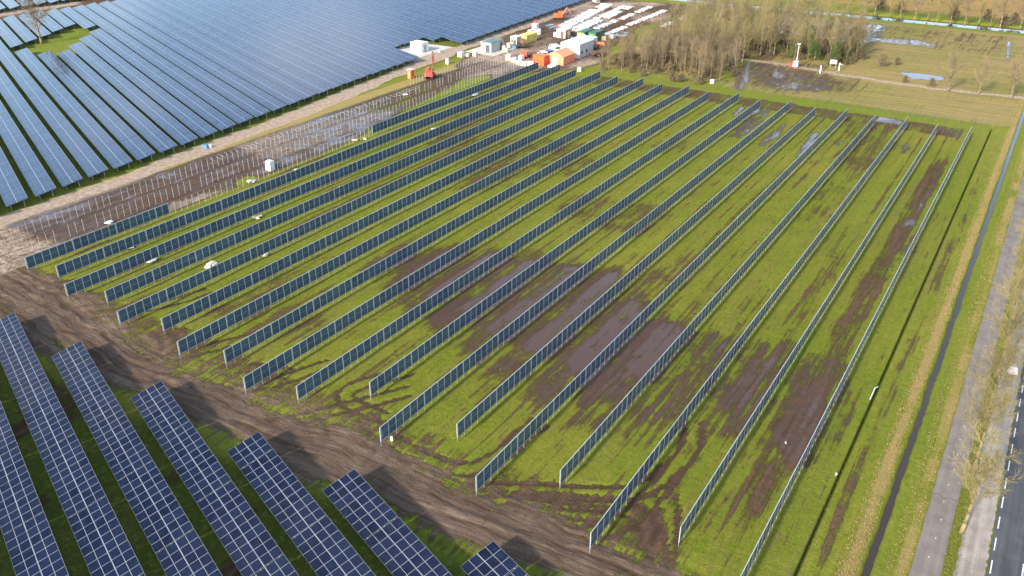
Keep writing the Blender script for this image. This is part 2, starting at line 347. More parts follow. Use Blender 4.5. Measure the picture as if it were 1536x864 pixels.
# ------------------------------------------------------------------ layout constants
ROW_X0, ROW_D = -117.563, 6.2585
YN = [55.7, 56.5, 53.8, 55.5, 52.9, 54.7, 52.1, 53.7, 51.0, 52.85, 57.7, 52.0, 56.7, 51.0, 56.0, 50.2, 55.0, 49.6]
YF = [199.0, 200.0, 197.5, 199.3, 196.7, 198.2, 195.8, 197.5, 194.9, 197.0, 194.3, 196.5, 194.2, 196.7, 194.1, 196.8, 194.5, 196.9]
def rowx(i): return ROW_X0 + ROW_D * i
NEAR_A = math.radians(-20.5); FAR_A = math.radians(-22.6)

# ------------------------------------------------------------------ ground sheet
def axis(segs):
    out = [segs[0][0]]
    for a, b, st in segs:
        k = max(1, int(round((b - a) / st))); out += list(np.linspace(a, b, k + 1)[1:])
    return np.array(out)
gx = axis([(-9000, -2000, 1400), (-2000, -600, 200), (-600, -300, 12), (-300, -165, 3.0), (-165, -142, 1.0), (-142, -8.6, 0.36), (-8.6, -8.15, 0.15), (-8.15, -7.4, 0.05), (-7.4, -7.0, 0.1), (-7.0, -4.4, 0.3), (-4.4, -1.2, 0.11),
           (-1.2, 14, 0.6), (14, 60, 4), (60, 400, 40), (400, 2400, 400), (2400, 9000, 1600)])
gy = axis([(-2500, -300, 300), (-300, 0, 30), (0, 24, 4), (24, 110, 0.36), (110, 215, 0.6), (215, 345, 1.3), (345, 600, 8), (600, 2000, 140), (2000, 12000, 1500)])
GX, GY = np.meshgrid(gx, gy)
X = GX.ravel(); Y = GY.ravel(); NV = X.size
rng = np.random.default_rng(7)
def vnoise(x, y, scale, seed):
    """smooth value noise, 0..1"""
    r = np.random.default_rng(seed); T = r.random((256, 256))
    xs = x * scale + 1000.5; ys = y * scale + 1000.5; xi = np.floor(xs).astype(int); yi = np.floor(ys).astype(int); fx = xs - xi; fy = ys - yi
    fx = fx * fx * (3 - 2 * fx); fy = fy * fy * (3 - 2 * fy); a = T[xi % 256, yi % 256]; b = T[(xi + 1) % 256, yi % 256]; c = T[xi % 256, (yi + 1) % 256]; d = T[(xi + 1) % 256, (yi + 1) % 256]
    return (a * (1 - fx) + b * fx) * (1 - fy) + (c * (1 - fx) + d * fx) * fy
def sstep(a, b, v):
    t = np.clip((v - a) / (b - a), 0, 1); return t * t * (3 - 2 * t)
def band(v, a, b, s): return sstep(a - s, a + s, v) * (1 - sstep(b - s, b + s, v))
def seg_dist(P):
    """distance to a polyline, signed side offset, distance along"""
    best = np.full(NV, 1e9); bu = np.zeros(NV); bv = np.zeros(NV); acc = 0.0
    for a, b in zip(P[:-1], P[1:]):
        dx, dy = b[0] - a[0], b[1] - a[1]; L = math.hypot(dx, dy); dx /= L; dy /= L
        t = np.clip((X - a[0]) * dx + (Y - a[1]) * dy, 0, L); qx = X - a[0] - dx * t; qy = Y - a[1] - dy * t; d = np.hypot(qx, qy)
        m = d < best; best = np.where(m, d, best); bu = np.where(m, (-(qx) * dy + qy * dx), bu); bv = np.where(m, acc + t, bv); acc += L
    return best, bu, bv
def poly_mask(P, soft):
    ins = np.zeros(NV, bool); P = [(p[0], p[1]) for p in P]; n = len(P)
    for i in range(n):
        (x1, y1), (x2, y2) = P[i], P[(i + 1) % n]
        if y1 == y2: continue
        c = ((y1 > Y) != (y2 > Y)) & (X < (x2 - x1) * (Y - y1) / (y2 - y1) + x1); ins ^= c
    d = seg_dist(P + [P[0]])[0]
    return sstep(-soft, soft, np.where(ins, d, -d))
def px_poly(*pts): return [g(*p)[:2] for p in pts]
def smooth_line(pts, k=6):
    out = []; n = len(pts)
    for i in range(n - 1):
        p0, p1, p2, p3 = [np.array(pts[min(max(j, 0), n - 1)][:2], float) for j in (i - 1, i, i + 1, i + 2)]
        for t in np.linspace(0, 1, k, endpoint=False):
            out.append(tuple(0.5 * (2 * p1 + (p2 - p0) * t + (2 * p0 - 5 * p1 + 4 * p2 - p3) * t * t + (3 * p1 - p0 - 3 * p2 + p3) * t ** 3)))
    out.append(tuple(pts[-1][:2])); return out

mud = np.zeros(NV); wet = np.zeros(NV); straw = np.zeros(NV); sand = np.zeros(NV); lush = np.zeros(NV); dark = np.zeros(NV); rust = np.zeros(NV); furrow = np.zeros(NV); Z = np.zeros(NV); pw = np.zeros(NV)
def up(a, m, v): np.maximum(a, m * v, out=a)
lane = (X - ROW_X0) / ROW_D; li = np.floor(lane); lf = lane - li
field = band(X, -119, -9.5, 1) * band(Y, 47, 203, 1.5)
lane_mid = band(lf, 0.22, 0.93, 0.10)

# main muddy haul track along the near ends of the rows
main = smooth_line([g(*p) for p in ((-60, 400), (40, 455), (130, 520), (230, 573), (330, 612), (430, 655), (540, 693), (650, 745), (760, 790), (880, 838), (1000, 890), (1120, 960))])
md, mu, mv = seg_dist(main)
wob = (vnoise(X, Y, 0.12, 3) - 0.5) * 4
tw = 1.0 - 0.42 * sstep(-60, -25, X)
up(mud, 1 - sstep(2.0, 6.4, md / tw + wob), 0.92); up(pw, 1 - sstep(3.5, 8.5, md / tw + wob * 0.5), 1.0)
up(sand, 1 - sstep(0.8, 3.4, np.abs(mu + 0.4) + wob * 0.5), 0.30)
# churned headland between the track and the row ends, stronger to the left
hl = band(Y, 43, 57, 1.5) * band(X, -135, -14, 2)
up(mud, hl * (0.30 + 0.28 * vnoise(X, Y, 0.16, 11) + 0.34 * sstep(-60, -110, X)), 1.0)
up(mud, poly_mask(px_poly((-40, 330), (30, 390), (100, 450), (180, 500), (280, 560), (300, 590), (160, 560), (60, 480), (-60, 430)), 2), 0.9)
up(mud, poly_mask(px_poly((940, 750), (1000, 760), (1010, 900), (960, 900)), 1.2), 0.75)
# loops where machines turned into the lanes
def track_line(pts, w, s, depth=0.07):
    d, u, v_ = seg_dist(smooth_line([g(*p) for p in pts]))
    for off in (-0.95, 0.95):
        q = np.abs(np.abs(u) - 0.95) + np.where(d > 1.6, 9, 0)
    m = 1 - sstep(w * 0.45, w, q)
    up(mud, m, s); return m
ruts = np.zeros(NV)
mainpx = [(-60, 400), (40, 455), (130, 520), (230, 573), (330, 612), (430, 655), (540, 693), (650, 745), (760, 790), (880, 838), (1000, 890)]
rrn = random.Random(17)
for q_ in range(9):
    o_ = rrn.uniform(-2.8, 2.8); ph = rrn.uniform(0, 6); P_ = []
    for t_, (a_, b_) in enumerate(mainpx):
        w_ = g(a_, b_); P_.append((w_.x + rrn.gauss(0, 0.5), w_.y + o_ + 1.4 * math.sin(t_ * 0.9 + ph)))
    d_, u_, v__ = seg_dist(smooth_line(P_)); m_ = 1 - sstep(0.16, 0.40, np.abs(np.abs(u_) - 0.9) + np.where(d_ > 1.5, 9, 0)); np.maximum(ruts, m_ * (0.5 + 0.5 * vnoise(X, Y, 0.1, 200 + q_)), out=ruts)
for q_ in range(26):
    x_ = rrn.uniform(-128, -30); w0 = rrn.uniform(46.5, 50); r_ = rrn.uniform(3, 8); sg = rrn.choice((-1, 1)); P_ = [(x_ + sg * r_ * (1 - math.cos(t_)), w0 + r_ * math.sin(t_) * 0.9) for t_ in np.linspace(0, 1.5, 6)]
    d_, u_, v__ = seg_dist(P_); m_ = (1 - sstep(0.16, 0.42, np.abs(np.abs(u_) - 0.9) + np.where(d_ > 1.5, 9, 0))) * rrn.uniform(0.5, 1.0); np.maximum(ruts, m_, out=ruts); up(mud, m_, 0.7)
for pts in (((720, 735), (800, 735), (880, 740), (960, 735), (1010, 700)), ((730, 745), (840, 752), (930, 760), (975, 790), (985, 870)), ((1000, 755), (1000, 800), (985, 880)),
            ((560, 620), (520, 600), (530, 580), (600, 560)), ((560, 640), (640, 690), (720, 700), (800, 640)), ((620, 700), (700, 740), (800, 760), (900, 770)),
            ((800, 790), (880, 800), (950, 770), (1030, 680), (1040, 640)), ((150, 470), (230, 460), (300, 440)), ((60, 430), (130, 420), (160, 410)),
            ((240, 540), (320, 520), (380, 505)), ((330, 590), (420, 570), (480, 550)), ((400, 640), (520, 610), (600, 590))):
    np.maximum(ruts, track_line(pts, 0.42, 0.80), out=ruts)
# left lanes: construction strip where only posts stand
con = band(X, -137.5, -118.5, 1.2) * band(Y, 40, 203, 2)
up(mud, con * (0.62 + 0.42 * vnoise(X, Y, 0.05, 21)), 1.0); up(wet, con * band(Y, 62, 205, 5) * (0.34 + 0.26 * vnoise(X, Y * 0.4, 0.10, 22)), 1.0)
up(sand, con * sstep(0.30, 0.75, vnoise(X, Y * 0.35, 0.13, 23)), 0.56)
gpatch = np.maximum(poly_mask(px_poly((505, 232), (560, 190), (640, 150), (700, 118), (735, 112), (735, 128), (660, 160), (560, 205), (515, 240)), 1.2),
                    poly_mask(px_poly((352, 272), (375, 262), (386, 266), (380, 274), (356, 278)), 0.7))
mud *= 1 - 0.85 * gpatch; wet *= 1 - gpatch; sand *= 1 - gpatch; lush = np.maximum(lush, gpatch)
left_lanes = band(X, -118, -96, 2) * band(Y, 54, 200, 3)
up(mud, left_lanes * lane_mid * (0.27 + 0.55 * vnoise(lane * 7, Y * 0.05, 1.0, 31)), 1.0)
# flooded belt across the lanes
flood = poly_mask(px_poly((530, 395), (610, 358), (700, 360), (800, 372), (880, 388), (945, 398), (1010, 470), (1090, 495), (1200, 512), (1285, 545), (1305, 620), (1270, 690), (1190, 715), (1130, 680), (1050, 650), (960, 655),
                          (850, 650), (770, 600), (700, 560), (640, 500), (560, 440)), 3.0)
core = poly_mask(px_poly((560, 400), (640, 368), (740, 376), (850, 392), (935, 405), (990, 480), (1060, 520), (1010, 560), (930, 580), (850, 560), (770, 530), (690, 490), (610, 440)), 2.5)
up(mud, flood * (0.36 + 0.22 * lane_mid), 1.0); up(wet, flood * (0.30 + 0.10 * lane_mid), 1.0)
up(wet, core * (0.36 + 0.24 * band(lf, 0.30, 0.99, 0.07)), 1.0); up(mud, core * 0.62, 1.0)
core2 = poly_mask(px_poly((1150, 640), (1190, 590), (1225, 560), (1245, 590), (1235, 650), (1210, 700), (1175, 705)), 1.2)
up(mud, core2, 1.0); up(wet, core2, 0.46)
for pp, wv in (((( 860, 520), (930, 470), (1010, 480), (1060, 500), (1000, 560), (930, 610), (860, 620)), 0.50), (((1080, 580), (1130, 540), (1180, 530), (1170, 570), (1120, 620), (1060, 640)), 0.46), (((640, 470), (700, 440), (730, 450), (690, 485), (640, 500)), 0.50)):
    m_ = poly_mask(px_poly(*pp), 1.5); up(mud, m_, 0.75); up(wet, m_, wv)
# lanes towards the right carry wheel streaks and small puddles
for i, s, y0, y1 in ((16, 0.52, 60, 180), (15, 0.26, 55, 130), (14, 0.22, 60, 110), (13, 0.24, 55, 120), (12, 0.24, 58, 115), (11, 0.20, 55, 110), (9, 0.24, 54, 75), (17, 0.36, 60, 160)):
    up(mud, band(X, rowx(i) + 2.0, rowx(i) + 5.2, 0.7) * band(Y, y0, y1, 8) * (s + 0.22 * vnoise(X, Y, 0.10, 40 + i)), 1.0)
for c_ in (0.36, 0.68): up(mud, field * band(lf, c_ - 0.045, c_ + 0.045, 0.03) * (0.16 + 0.42 * vnoise(li * 3.7 + c_ * 9, Y * 0.035, 1.0, 53)), 1.0)
up(mud, field * 0.17 + field * 0.30 * sstep(0.62, 0.85, vnoise(X, Y * 0.6, 0.09, 51)), 1.0)
for pts, v_ in ((((1090, 205), (1130, 165), (1160, 158), (1150, 180), (1110, 210)), 0.50), (((1135, 215), (1165, 190), (1185, 180), (1170, 205), (1140, 225)), 0.60), (((1190, 235), (1215, 200), (1235, 195), (1225, 215), (1200, 240)), 0.60),
                (((1250, 218), (1262, 208), (1268, 214), (1256, 222)), 0.5), (((1310, 182), (1318, 174), (1358, 182), (1352, 188)), 0.62), (((1348, 222), (1362, 214), (1368, 224), (1352, 232)), 0.5), (((1345, 335), (1370, 325), (1380, 338), (1352, 345)), 0.50),
                (((1340, 390), (1375, 345), (1385, 350), (1360, 395)), 0.46), (((1370, 315), (1400, 260), (1408, 265), (1385, 318)), 0.46), (((1095, 170), (1110, 158), (1118, 162), (1100, 178)), 0.58)):
    m_ = poly_mask(px_poly(*pts), 0.9); up(wet, m_, v_); up(mud, m_, 0.5)
far_head = band(X, -103, -12, 1.5) * band(Y, 194.5, 203.0, 1.2)
up(mud, far_head * (0.50 + 0.2 * vnoise(X, Y, 0.2, 61)), 1.0); up(wet, far_head * 0.42 * sstep(0.45, 0.8, vnoise(X, Y, 0.14, 62)), 1.0)
up(lush, band(X, -108, -8, 1) * band(Y, 203.2, 208, 0.8), 0.9)
# strip next to the ditch
up(mud, band(X, -7.2, -5.6, 0.5) * band(Y, 50, 170, 8) * (0.26 + 0.3 * vnoise(X, Y, 0.2, 71)), 1.0)
up(straw, band(X, -4.7, -3.4, 0.5) * (0.54 + 0.36 * vnoise(X, Y, 0.25, 72)), 1.0)
up(straw, band(X, -1.1, 0.6, 0.5) * (0.36 + 0.40 * vnoise(X, Y, 0.25, 73)), 1.0); up(lush, band(X, -2.4, -1.3, 0.3), 0.8)
up(lush, band(X, -11, -7.9, 0.5) * band(Y, 45, 205, 3), 0.6); up(lush, band(X, 2.4, 3.6, 0.3), 0.5)
up(lush, field * sstep(0.52, 0.8, vnoise(X, Y * 0.5, 0.06, 81)), 0.65)
# beyond the fence
bey = band(X, -70, -3.6, 2) * band(Y, 209, 322, 2); up(furrow, bey, 0.35); up(straw, bey * (0.50 + 0.28 * vnoise(X, Y, 0.06, 91)), 1.0)
fl2 = poly_mask(px_poly((1096, 118), (1112, 88), (1170, 96), (1240, 108), (1300, 128), (1290, 140), (1200, 140), (1120, 134)), 6.5)
up(mud, fl2, 0.58); up(wet, fl2 * (0.34 + 0.26 * vnoise(X, Y, 0.12, 92)), 1.0); up(furrow, fl2, 0.5)
up(wet, poly_mask(px_poly((1098, 134), (1108, 98), (1128, 92), (1126, 120), (1116, 136)), 1.2), 0.70)
up(wet, poly_mask(px_poly((1344, 108), (1375, 109), (1420, 115), (1418, 122), (1370, 119)), 1.0), 0.72)
up(furrow, band(X, -62, -8, 3) * band(Y, 262, 322, 4), 0.55); up(mud, band(X, -62, -12, 4) * band(Y, 285, 318, 3), 0.38)
up(wet, poly_mask(px_poly((1296, 56), (1380, 60), (1410, 68), (1400, 71), (1300, 62)), 1.5), 0.62); up(wet, band(X, -88, -48, 5) * band(Y, 280, 318, 4) * 0.60, 1.0)
up(wet, poly_mask(px_poly((1508, 62), (1520, 62), (1515, 95), (1508, 90)), 1), 0.62)
up(lush, band(Y, 320, 326, 1.0) * band(X, -200, 40, 5), 0.9)
fp = seg_dist([g(*p)[:2] for p in ((1070, 84), (1118, 89), (1180, 97), (1260, 112), (1340, 124), (1400, 133), (1470, 140), (1536, 147), (1600, 150))])[0]
up(sand, 1 - sstep(0.9, 1.7, fp), 0.85)
# across the river
acr = sstep(337, 339, Y) * band(X, -260, 60, 10); up(lush, acr * band(Y, 337, 346, 1.5), 0.9); up(rust, acr * sstep(347, 352, Y) * (0.5 + 0.4 * vnoise(X, Y, 0.02, 93)), 1.0)
up(straw, acr * 0.4, 1.0)
# wood floor
up(straw, band(X, -112, -45, 4) * band(Y, 212, 305, 4) * (1 - fl2), 0.62); up(mud, band(X, -110, -48, 4) * band(Y, 213, 303, 4) * (1 - fl2) * (0.30 + 0.4 * vnoise(X, Y, 0.15, 94)), 1.0)
# service track beside the tilted field, and yard
sv = seg_dist([g(*p)[:2] for p in ((-120, 372), (0, 333), (100, 300), (200, 264), (300, 226), (400, 189), (500, 150), (600, 108), (660, 84), (720, 62), (790, 37), (850, 14), (900, -6))] + [(-172, 420)])
up(sand, 1 - sstep(1.9, 3.3, sv[0] + (vnoise(X, Y, 0.2, 95) - .5) * 1.2), 0.85)
vstr = band(sv[1], -6.5, -3.2, 0.7) + band(sv[1], 3.2, 6.5, 0.7)
edge = band(X, -141.5, -136.8, 0.8) * band(Y, 55, 200, 3); up(straw, edge * 0.72, 1.0); mud *= 1 - 0.8 * edge * (1 - np.clip(con, 0, 1) * 0.3); 
yard = poly_mask(px_poly((680, 100), (720, 66), (800, 38), (850, 12), (905, -2), (1045, 8), (1040, 16), (960, 42), (915, 75), (905, 95), (870, 104), (790, 110), (700, 116)), 2.0)
up(mud, yard, 0.80); up(sand, yard * (0.28 + 0.40 * vnoise(X, Y, 0.10, 96)), 1.0); up(wet, yard * (0.18 + 0.40 * sstep(0.5, 0.9, vnoise(X, Y, 0.08, 97))), 1.0)
up(sand, poly_mask(px_poly((606, 84), (622, 72), (650, 66), (690, 72), (680, 84), (640, 98), (612, 94)), 1.2), 1.0); up(sand, poly_mask(px_poly((712, 72), (752, 62), (766, 74), (740, 84), (716, 80)), 1.0), 0.9)
# under the tilted tables in front: dark lush grass with bare patches
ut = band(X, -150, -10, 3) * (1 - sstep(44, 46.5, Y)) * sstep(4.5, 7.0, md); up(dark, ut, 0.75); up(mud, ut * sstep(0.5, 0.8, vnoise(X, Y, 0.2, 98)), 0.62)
# under the far tilted field
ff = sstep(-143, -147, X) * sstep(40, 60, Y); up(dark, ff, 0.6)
ct = seg_dist([g(*p)[:2] for p in ((-40, 30), (0, 23), (60, 13), (140, 2), (230, -12))]); up(sand, (1 - sstep(2.0, 3.6, ct[0])), 0.85); up(mud, (1 - sstep(9, 13, ct[0])), 0.75)
lonely = poly_mask(px_poly((15, 80), (115, 40), (150, 52), (88, 92)), 3); dark *= 1 - lonely; up(lush, lonely, 0.8)

# relief: ditch, trench, ruts, gentle unevenness
fine = band(X, -142, -8.6, 1) * band(Y, 24, 215, 2)
Z += fine * (vnoise(X, Y, 0.35, 101) - 0.5) * 0.10 * (1 - 0.8 * np.clip(flood, 0, 1)) + fine * np.clip(mud, 0, 1) * (vnoise(X, Y, 1.1, 102) - 0.5) * 0.12 * (1 - 0.85 * np.clip(core, 0, 1))
rr = np.clip(pw * (1 - sstep(4.2, 5.5, md)), 0, 1)
Z += rr * 0.16 * (vnoise(mu * 1.5 + vnoise(X, Y, 0.2, 105) * 1.5, mv * 0.04, 1.0, 103) - 0.5) + rr * 0.10 * (vnoise(mu * 3.1, mv * 0.12, 1.0, 104) - 0.5) - ruts * 0.13
Z -= 0.62 * (1 - sstep(0.10, 0.18, np.abs(X + 7.78))) * band(Y, 20, 206.5, 1)
dl = -2.72 - 0.0016 * (Y - 60) * band(Y, -100, 400, 10) + 0.16 * (vnoise(X * 0, Y, 0.35, 106) - 0.5)
bank = np.abs(X - dl); Z -= 0.62 * (1 - sstep(0.10, 0.52, bank + 0.14 * (vnoise(X, Y, 1.3, 107) - 0.5))) * band(Y, -400, 236, 1.0)
mud *= 1 - 0.9 * np.exp(-((X + 7.78) / 0.8) ** 2)
up(dark, np.exp(-((X + 7.78) / 0.20) ** 2) * band(Y, 20, 206.5, 1), 0.95)
river = band(Y, 327.0, 336.3, 1.0) * band(X, -600, 200, 20); Z -= 1.1 * river
Z = np.where((X > 0.25) & (X < 30) & (Y > -60) & (Y < 420), np.minimum(Z, 0) - 0.02 * 0, Z)
wet *= 1 - np.clip(river, 0, 1)

me = bpy.data.meshes.new('ground'); nx, ny = gx.size, gy.size
me.vertices.add(NV); me.vertices.foreach_set('co', np.stack([X, Y, Z], -1).astype(np.float32).ravel())
ii = (np.arange(ny - 1)[:, None] * nx + np.arange(nx - 1)[None, :]).ravel()
quads = np.stack([ii, ii + 1, ii + nx + 1, ii + nx], -1).astype(np.int32); nf = len(quads)
me.loops.add(nf * 4); me.loops.foreach_set('vertex_index', quads.ravel()); me.polygons.add(nf); me.polygons.foreach_set('loop_start', np.arange(0, nf * 4, 4, dtype=np.int32))
me.polygons.foreach_set('use_smooth', np.ones(nf, bool)); me.update(calc_edges=True)
def attr4(name, a, b, c, d):
    at = me.attributes.new(name, 'FLOAT_COLOR', 'POINT'); at.data.foreach_set('color', np.stack([a, b, c, d], -1).astype(np.float32).ravel())
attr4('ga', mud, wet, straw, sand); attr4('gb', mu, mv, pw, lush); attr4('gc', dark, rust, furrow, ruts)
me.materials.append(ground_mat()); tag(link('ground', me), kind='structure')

def sheet(name, pts, z, mat):
    mb = MB(); mb.poly([(p[0], p[1], z) for p in pts], mat); o = mb.part(name); return tag(o, kind='structure')
def strip_sheet(name, x0, x1, y0, y1, z, mat, jit=0.0, step=2.0, seed=1):
    mb = MB(); k = int((y1 - y0) / step); r = random.Random(seed); L = []
    for i in range(k + 1): L.append((x0 + r.uniform(-jit, jit), x1 + r.uniform(-jit, jit), y0 + (y1 - y0) * i / k))
    for (a, b, c), (d, e, f) in zip(L[:-1], L[1:]): mb.poly([(a, c, z), (b, c, z), (e, f, z), (d, f, z)], mat)
    return tag(mb.part(name), kind='structure')
sheet('ditch_water', [(-3.5, -300), (-1.9, -300), (-1.9, 235), (-3.7, 235)], -0.34, M['water'])
sheet('river_water', [(-500, 326.2), (180, 326.2), (180, 337.2), (-500, 337.2)], -0.55, M['water'])
strip_sheet('cycle_path', 0.35, 2.6, -60, 420, 0.06, M['path'], 0.05, 1.5, 3)
strip_sheet('gravel_verge', 3.55, 5.75, -60, 420, 0.062, M['verge'], 0.10, 0.45, 4)
strip_sheet('road', 5.85, 11.6, -60, 420, 0.072, M['road'], 0.0, 6, 5)
def dash(name, x, w, y, l, parent=None):
    mb = MB(); mb.poly([(x - w / 2, y, 0), (x + w / 2, y, 0), (x + w / 2, y + l, 0), (x - w / 2, y + l, 0)], M['paint']); return mb
road_o = bpy.data.objects['road']; path_o = bpy.data.objects['cycle_path']
me_d = MB().poly([(-0.05, 0, 0), (0.05, 0, 0), (0.05, 1.8, 0), (-0.05, 1.8, 0)], M['paint']).mesh('edge_dash')
for i in range(34): link('edge_dash', me_d, road_o, (6.12, 56.6 + i * 3.15, 0.0765))
me_c = MB().poly([(-0.06, 0, 0), (0.06, 0, 0), (0.06, 2.8, 0), (-0.06, 2.8, 0)], M['paint']).mesh('centre_line')
for i in range(10):
    for dx in (0, 0.28): link('centre_line', me_c, road_o, (8.45 + dx, 50 + i * 4.0, 0.0765))
me_p = MB().poly([(-0.03, 0, 0), (0.03, 0, 0), (0.035, 0.22, 0), (-0.025, 0.22, 0)], M['paint']).mesh('path_dash')
for i in range(40): link('path_dash', me_p, path_o, (1.52 + 0.1 * math.sin(i * 1.7), 57 + i * 2.75, 0.065))
# cracks in the path: one repaired joint
crk = MB(); pts_ = [(0.4, 74.2), (0.9, 74.5), (1.4, 74.1), (1.9, 74.4), (2.55, 74.3)]
for a, b in zip(pts_[:-1], pts_[1:]): crk.poly([(a[0], a[1], 0.0645), (b[0], b[1], 0.0645), (b[0], b[1] + 0.07, 0.0645), (a[0], a[1] + 0.07, 0.0645)], M['dark'])
tag(crk.part('path_crack', path_o))

# ------------------------------------------------------------------ vertical bifacial rows
PW, PH, POST = 1.118, 1.70, 0.076
def module_mesh(name, w, h, t, fr, glass, both, mid=True):
    """framed module: w along the first axis, h along the second, centred at the origin, in a local x-y plane with thickness along z"""
    mb = MB(); x, y, z = w / 2, h / 2, t / 2; xi, yi = x - fr, y - fr; zi = z - 0.006
    for s in ((1, -1) if both else (1,)):
        o = [(-x, -y), (x, -y), (x, y), (-x, y)]; i = [(-xi, -yi), (xi, -yi), (xi, yi), (-xi, yi)]
        for k in range(4):
            q = [(*o[k], s * z), (*o[(k + 1) % 4], s * z), (*i[(k + 1) % 4], s * z), (*i[k], s * z)]
            mb.poly(q if s > 0 else q[::-1], M['alu'])
        gs = [((-xi, -yi), (xi, -yi), (xi, -0.012), (-xi, -0.012)), ((-xi, 0.012), (xi, 0.012), (xi, yi), (-xi, yi))] if mid else [i]
        for q in gs:
            q = [(*p, s * zi) for p in q]; mb.poly(q if s > 0 else q[::-1], glass)
        if mid:
            q = [(-xi, -0.012, s * zi), (xi, -0.012, s * zi), (xi, 0.012, s * zi), (-xi, 0.012, s * zi)]; mb.poly(q if s > 0 else q[::-1], M['grey'])
    if not both: mb.poly([(-x, y, -z), (x, y, -z), (x, -y, -z), (-x, -y, -z)], M['grey'])
    for a, b in (((-x, -y), (x, -y)), ((x, -y), (x, y)), ((x, y), (-x, y)), ((-x, y), (-x, -y))):
        mb.poly([(*a, -z), (*b, -z), (*b, z), (*a, z)], M['alu'])
    return mb
def vertical(mb):     # local x -> world y, local y -> world z, local z -> world x
    mb.v = [(z, x, y) for x, y, z in mb.v]; return mb
me_vp = vertical(module_mesh('m', PW, PH, 0.036, 0.018, M['vglass'], True)).mesh('vertical_panel')
me_post = MB().box((0, 0, 0.20), (0.035, 0.04, 0.60), M['galv']).box((0.010, 0, 1.40), (0.055, 0.070, 1.80), M['postlight']).mesh('row_post')  # stub darker, upper post lighter: colour offsets how sun and shade fall
me_cap = None
rnd = random.Random(5)
ROW_POSTS = []
def build_row(i):
    x = rowx(i); n18 = 18 - i
    if i == 0: lab = 'leftmost dark blue vertical panel row, broken by a gap of bare posts'
    elif i == 17: lab = 'rightmost vertical row of upright solar panels, nearest the narrow ditch'
    else: lab = '%s vertical row of upright solar panels counted from the ditch side' % ordinal(n18)
    root = empty('vertical_panel_row', (x, YN[i], 0), 0, lab, 'solar panels', 'vertical solar panel rows')
    y = 0.0; k = 0; L = YF[i] - YN[i]; spans = []; start = y; z0 = 0.545 + PH / 2
    def has_panel(yy):
        if i: return True
        yw = YN[0] + yy; return yw < 79.0 or yw > 130.6
    first = None; was = False
    while y < L:
        if k % 6 == 0:
            hp = has_panel(y + 0.1) or was
            if hp or has_panel(y - 1.3): link('post', me_post, root, (0, y, 0))
            else: ROW_POSTS.append((x, YN[i] + y))
            y += 0.105
        hp = has_panel(y)
        if hp or was: link('post', me_post, root, (0, y, 0))
        else: ROW_POSTS.append((x, YN[i] + y))
        if hp:
            o = link('panel', me_vp, root, (0.0, y + POST / 2 + 0.004 + PW / 2, z0 + rnd.uniform(-0.01, 0.01)), (rnd.gauss(0, 0.003), rnd.gauss(0, 0.010), rnd.gauss(0, 0.010)))
            if not was: start = y
        elif was: spans.append((start, y))
        was = hp; y += POST + PW + 0.008; k += 1
    link('post', me_post, root, (0, y, 0))
    if was: spans.append((start, y))
    for a, b in spans:
        for zz, nm in ((2.275, 'top_rail'), (0.52, 'bottom_rail')):
            MB().box((0, (a + b) / 2, zz), (0.05, b - a + 0.06, 0.032), M['postlight']).part(nm, root)
for i in range(18): build_row(i)

# ------------------------------------------------------------------ bare posts waiting for panels
me_bare = MB().box((0, 0, 0.98), (0.05, 0.040, 2.36), M['galv']).box((0.035, 0, 1.0), (0.02, 0.012, 2.3), M['galv']).mesh('bare_post')
r2 = random.Random(9); spots = [(x, y, r2.gauss(0, 0.012), r2.gauss(0, 0.012)) for x, y in ROW_POSTS]
for i, y0, y1 in ((-1, 56.5, 201), (-2, 59.5, 201), (-3, 168, 203)):
    y = y0; k = 0
    while y < y1:
        if r2.random() > 0.07: spots.append((rowx(i) + r2.gauss(0, 0.03), y, r2.gauss(0, 0.014), r2.gauss(0, 0.014)))
        y += 1.205 if k % 6 else 1.31; k += 1
spots.sort(key=lambda s: s[0] ** 2 + s[1] ** 2)
for x, y, a, b in spots[:300]:
    tag(link('bare_post', me_bare, None, (x, y, 0), (a, b, 0)), 'bare galvanised post standing in the mud without panels', 'post', 'bare mounting posts left of the panel rows')
if spots[300:]:
    mb = MB()
    for x, y, a, b in spots[300:]: mb.box((x, y, 0.98), (0.085, 0.062, 2.36), M['galv'])
    tag(mb.part('distant_bare_posts'), 'distant bare galvanised posts standing near the site cabins', 'posts', kind='stuff')
# posts still lying on the ground
me_lie = MB().box((0, 0, 0.06), (2.3, 0.06, 0.05), M['alu']).mesh('lying_post')
y = 103.0; k = 0
while y < 168:
    if r2.random() > 0.12:
        tag(link('lying_post', me_lie, None, (-133.9 + r2.gauss(0, 0.25), y, 0.03), (0, 0, r2.gauss(-0.25, 0.10))), 'loose pale steel post lying on the muddy ground in a line', 'post', 'loose posts laid out along the mud')
    y += r2.choice((0.7, 1.2, 1.25)); k += 1

